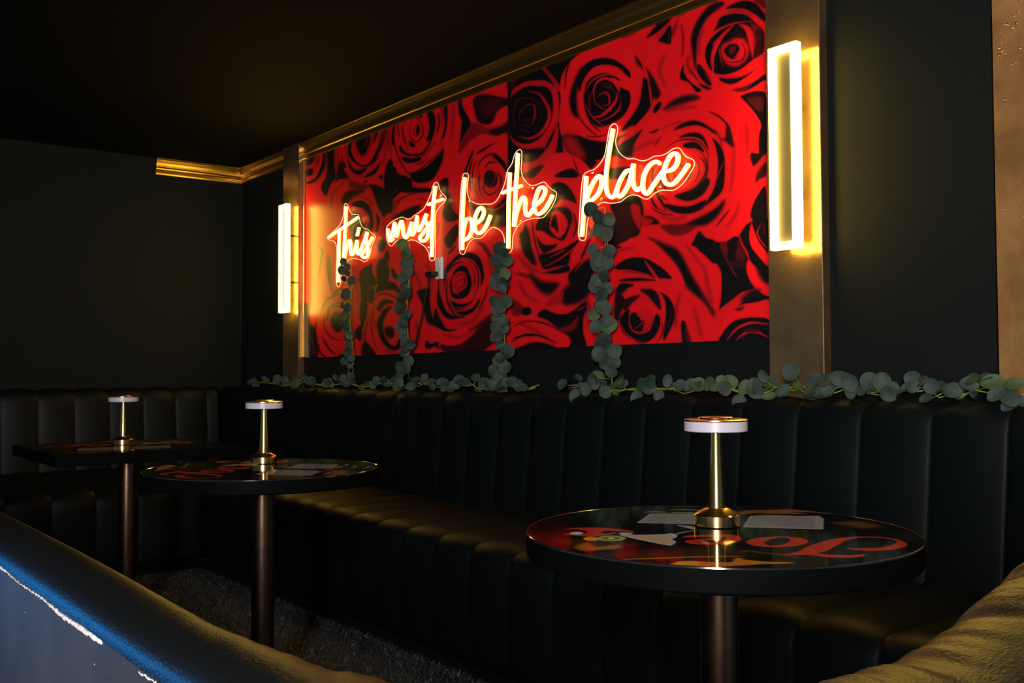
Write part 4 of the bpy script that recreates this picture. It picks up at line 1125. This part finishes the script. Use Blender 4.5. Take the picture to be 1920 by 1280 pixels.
def sample_art(X, Y, turn):
    c, s = math.cos(turn), math.sin(turn); return art.sample(X*c+Y*s, -X*s+Y*c)
def round_table(x, y, R, turn, label):
    t = thing('round_table', label, 'table', (x, y, 0))
    nr, na = 230, 640
    rr = R*np.linspace(0.002, 1, nr)-0; aa = np.linspace(0, 2*PI, na+1)
    X = (rr[:, None]*np.cos(aa)[None]).ravel(); Y = (rr[:, None]*np.sin(aa)[None]).ravel()
    V = np.stack([X+x, Y+y, np.full(X.size, TZ)], -1)
    me = grid_mesh('table_top', V, na+1, nr, sample_art(X, Y, turn))
    link('table_top', me, M['table_print'], t, smooth=False)
    lathe('table_edge', [(R-.02, TZ-.003), (R+.0005, TZ-.0003), (R+.0025, TZ-.0016), (R+.0035, TZ-.004), (R+.0035, TZ-.040), (R+.001, TZ-.044), (R-.03, TZ-.044), (.05, TZ-.044)], M['black_lacquer'], t, (x, y, 0), n=128)
    lathe('edge_rim', [(R+.0002, TZ-.0004), (R+.0016, TZ+.0004), (R+.0034, TZ-.0006), (R+.0040, TZ-.0030), (R+.0020, TZ-.0032)], M['lacquer_gloss'], t, (x, y, 0), n=160)
    pedestal(t, x, y, z0=.0075 if x < -1.7 else 0); return t
def pedestal(t, x, y, r=.036, z0=.0075):
    lathe('mounting_plate', [(.11, TZ-.0445), (.11, TZ-.049), (.05, TZ-.052)], M['dark_metal'], t, (x, y, 0), n=32)
    lathe('pedestal', [(r, .022), (r, TZ-.050)], M['bronze'], t, (x, y, 0), n=64)
    lathe('base', [(.24, z0), (.245, z0+.004), (.24, .012), (.08, .022), (r+.006, .026), (r+.006, .05), (r, .052)], M['dark_metal'], t, (x, y, 0), n=64)
round_table(T1[0], T1[1], .361, 0, 'round glossy black printed table nearest the camera, large red script and fruit on its top')
round_table(-3.02, 1.325, .365, math.radians(-86), 'round glossy black printed table, the middle one of the three tables')
def square_table(x, y, hw, turn, label):
    t = thing('square_table', label, 'table', (x, y, 0)); n = 420
    g = np.linspace(-hw, hw, n); X, Y = np.meshgrid(g, g); X = X.ravel(); Y = Y.ravel()
    me = grid_mesh('table_top', np.stack([X+x, Y+y, np.full(X.size, TZ)], -1), n, n, sample_art(X, Y, turn))
    link('table_top', me, M['table_print'], t, smooth=False)
    box('table_edge', (x-hw-.003, y-hw-.003, TZ-.044), (x+hw+.003, y+hw+.003, TZ-.0006), M['black_lacquer'], t, bevel=.002)
    pedestal(t, x, y); return t
square_table(-4.36, 1.30, .37, math.radians(-140), 'square glossy black printed table farthest from the camera at left')
del art

# ================================================================== TABLE LAMPS
def table_lamp(p, label):
    t = thing('table_lamp', label, 'table lamp', p, group='small brass cordless lamps, one on each table'); at = tuple(p)
    lathe('lamp_base', [(.001, .0005), (.043, .0005), (.0445, .002), (.0445, .022), (.043, .0245), (.024, .0345), (.0185, .036), (.0185, .0385)], M['brass'], t, at, n=64)
    lathe('lamp_stem', [(.0175, .0365), (.0160, .07), (.0115, .165), (.0112, .186)], M['brass'], t, at, n=64)
    lathe('lamp_shade', [(.010, .1845), (.058, .1845), (.0615, .186), (.0615, .2035), (.060, .2048), (.010, .2048)], M['diffuser'], t, at, n=72)
    lathe('lamp_cap', [(.001, .2050), (.0615, .2050), (.0620, .2060), (.0618, .2080), (.058, .2092), (.0345, .2094), (.0335, .2125), (.030, .2135), (.001, .2135)], M['brass'], t, at, n=72)
    return t
LS = 1.0
table_lamp(on_z(1344, 985, TZ), 'brass cordless lamp with a white ring shade on the near round table')
table_lamp(on_z(495, 868, TZ), 'brass cordless lamp with a white ring shade on the middle round table')
table_lamp(on_z(231, 833, TZ), 'brass cordless lamp with a white ring shade on the far square table')

# ================================================================== GARLANDS
def leaf(v, f, c, nrm, up, r, asp=1.0, fold=.18, mi=None, idx=0):
    n = Vector(nrm).normalized(); u = Vector(up); u = (u-n*u.dot(n)).normalized(); s = u.cross(n); b0 = len(v)
    sh = [(0, -1.0), (.42, -.88), (.80, -.52), (.98, -.02), (.86, .48), (.50, .86), (0, 1.02), (-.50, .86), (-.86, .48), (-.98, -.02), (-.80, -.52), (-.42, -.88)]
    v.append(Vector(c)+n*(r*fold*.0)); v.append(Vector(c)+u*(r*.55)); v.append(Vector(c)-u*(r*.55))
    for a, b_ in sh:
        v.append(Vector(c)+s*(a*r*asp)+u*(b_*r)+n*(r*fold*abs(a)-r*.10*(b_*b_)))
    # midrib fan: halves share the centre line
    R_ = [b0+3+k for k in range(12)]
    f += [(b0+2, R_[0], R_[1]), (b0+2, R_[1], R_[2]), (b0, b0+2, R_[2]), (b0, R_[2], R_[3]), (b0, R_[3], R_[4]), (b0+1, b0, R_[4]), (b0+1, R_[4], R_[5]), (b0+1, R_[5], R_[6]),
          (b0+2, R_[11], R_[0]), (b0+2, R_[10], R_[11]), (b0, R_[10], b0+2), (b0, R_[9], R_[10]), (b0, R_[8], R_[9]), (b0+1, R_[8], b0), (b0+1, R_[7], R_[8]), (b0+1, R_[6], R_[7])]
def toward_cam(c):
    return (Vector((-.2, -.2, H+.1))-Vector(c)).normalized()
def garland(label, cat_group, stems, leaves, loc):
    """stems: list of 3d point lists; leaves: (centre, normal, up, radius, aspect, fresh)"""
    t = thing('eucalyptus_garland', label, 'garland', loc, group=cat_group)
    v = []; f = []
    for P in stems: tube_geo(P, .0022, v, f, n=5)
    for c, n, u, r, asp, fr in leaves:     # leaf stalks back to the nearest stem point
        q = min((Vector(p) for P in stems for p in P), key=lambda q: (q-Vector(c)).length)
        if (q-Vector(c)).length > .01: tube_geo([q, (q+Vector(c))*.5+Vector((0, 0, -.004)), Vector(c)], .0011, v, f, n=4)
    pydata('stem', v, f, M['stem'], t)
    for nm, m, sel in (('foliage', 'leaf', False), ('young_foliage', 'leaf2', True)):
        v = []; f = []
        for c, n, u, r, asp, fr in leaves:
            if fr == sel: leaf(v, f, c, n, u, r, asp)
        if v:
            o = pydata(nm, v, f, M[m], t); sm = o.modifiers.new('round', 'SUBSURF'); sm.levels = sm.render_levels = 1
            if sel: o['label'] = 'yellower green leaves'
    return t
def rnd(a, b_): return random.uniform(a, b_)
def hanging(px0, y0, px1, y1, label, r, cnt, edge=0):
    Y = WALL-.055; P = [on_y(px0+(px1-px0)*t+2.5*math.sin(t*9), y0+(y1-y0)*t, Y+.004*math.sin(t*7)) for t in np.linspace(0, 1, 24)]
    P2 = [p+Vector((.008*math.sin(i*.9), -.006, .004)) for i, p in enumerate(P)]; LV = []
    for k in range(cnt):
        t = (k+.5)/cnt; p = P[min(23, int(t*24))].lerp(P[min(23, int(t*24)+1)], (t*24) % 1)
        side = 1 if k % 2 else -1
        ctr = p+Vector((side*rnd(.5, 1.25)*r*(1.0 if rnd(0, 1) > .25 else .2), -rnd(.012, .050), rnd(-.6, .6)*r))
        n = (toward_cam(ctr)+Vector((rnd(-.5, .5), rnd(-.3, .3), rnd(-.35, .35)))+Vector((edge*side, 0, 0))).normalized()
        LV.append((ctr, n, (side*rnd(.3, 1), 0, rnd(-.9, .9)), r*rnd(.72, 1.08), rnd(.82, 1.02), rnd(0, 1) < .10))
    garland(label, 'eucalyptus strands hanging down the mural', [P, P2], LV, P[-1])
hanging(657, 486, 661, 700, 'leafy eucalyptus strand hanging below the word This, thin and farthest left', .029, 28, edge=.5)
hanging(768, 458, 764, 698, 'leafy eucalyptus strand hanging below the word must, left of the outlet', .034, 27)
hanging(948, 462, 947, 728, 'leafy eucalyptus strand hanging below the word the, in the middle of the mural', .036, 31)
hanging(1134, 390, 1146, 725, 'leafy eucalyptus strand hanging below the word place, longest and rightmost', .038, 33)
def ledge(px0, px1, label, cnt, rbase, extra=()):
    P = []; n = 40
    for i in range(n+1):
        px = px0+(px1-px0)*i/n; Y = 2.80+.018*math.sin(i*.8)
        q = on_y(px, 722, Y); P.append(Vector((q.x, Y, .985+.010*math.sin(i*1.1)+.006*math.sin(i*2.9))))
    P2 = [p+Vector((.0, .022*math.sin(i*1.3), .007+.006*math.cos(i*1.9))) for i, p in enumerate(P)]; LV = []
    for k in range(cnt):
        t = (k+rnd(.1, .9))/cnt; p = P[int(t*n)]; r = rbase*rnd(.65, 1.05)
        ctr = p+Vector((rnd(-.02, .02), rnd(-.055, .02), rnd(-.004, .042)))
        n_ = (toward_cam(ctr)*.9+Vector((rnd(-.7, .7), rnd(-.2, .2), rnd(-.2, .8)))).normalized()
        LV.append((ctr, n_, (rnd(-1, 1), 0, rnd(-.3, 1)), r, rnd(.6, 1.0), rnd(0, 1) < .12))
    for a, b_, rx, ry, ang, fr in extra:       # the large leaves one can tell apart
        ctr = on_y(1300+a/3.097, 680+b_/3.097, 2.765); d = (Vector(ctr)-Vector((0, 0, H))).dot(_v); R_ = max(rx, ry)/3.097/F*d
        n_ = (toward_cam(ctr)+Vector((rnd(-.15, .15), 0, rnd(-.1, .2)))).normalized(); an = math.radians(ang)
        right = Vector((_r.x, _r.y, 0)).normalized()
        LV.append((ctr, n_, right*math.cos(an)+Vector((0, 0, math.sin(an))), R_, min(rx, ry)/max(rx, ry), fr))
    garland(label, 'eucalyptus garlands lying along the banquette top', [P, P2], LV, P[n//2])
ledge(478, 1004, 'eucalyptus garland lying on the banquette top under the left and middle of the mural', 74, .032)
ledge(1066, 1935, 'eucalyptus garland lying on the banquette top from the longest hanging strand to the right edge', 52, .032, extra=[
    (-200, 190, 34, 40, 80, False), (-330, 200, 36, 46, 60, False), (-150, 105, 30, 42, 80, False), (-255, 150, 44, 36, 20, False), (-410, 120, 36, 26, 10, False),
    (-510, 170, 40, 40, 10, False), (-620, 150, 36, 48, 70, False), (-690, 190, 34, 46, 70, False),
    (32, 125, 44, 44, 60, True), (130, 143, 46, 26, 5, True), (162, 105, 36, 36, 50, True), (350, 135, 44, 52, 80, False), (405, 78, 30, 42, -60, False), (265, 226, 46, 44, 40, False),
    (568, 50, 60, 54, 60, False), (520, 160, 52, 30, 40, False), (440, 193, 44, 24, 10, True), (706, 92, 44, 42, 0, False), (700, 150, 52, 50, 20, False), (778, 142, 52, 58, 80, False),
    (862, 96, 78, 52, -15, False), (1020, 108, 58, 56, 60, False), (1095, 112, 56, 62, 80, False), (1155, 145, 40, 40, 0, False), (1262, 132, 72, 28, 18, False), (1382, 135, 52, 48, -60, False),
    (1505, 158, 60, 48, 10, False), (1605, 120, 58, 44, -10, False), (1735, 110, 68, 48, 0, True), (1860, 122, 54, 40, 0, True), (1845, 230, 72, 42, 35, False), (1930, 220, 46, 36, 30, False)])
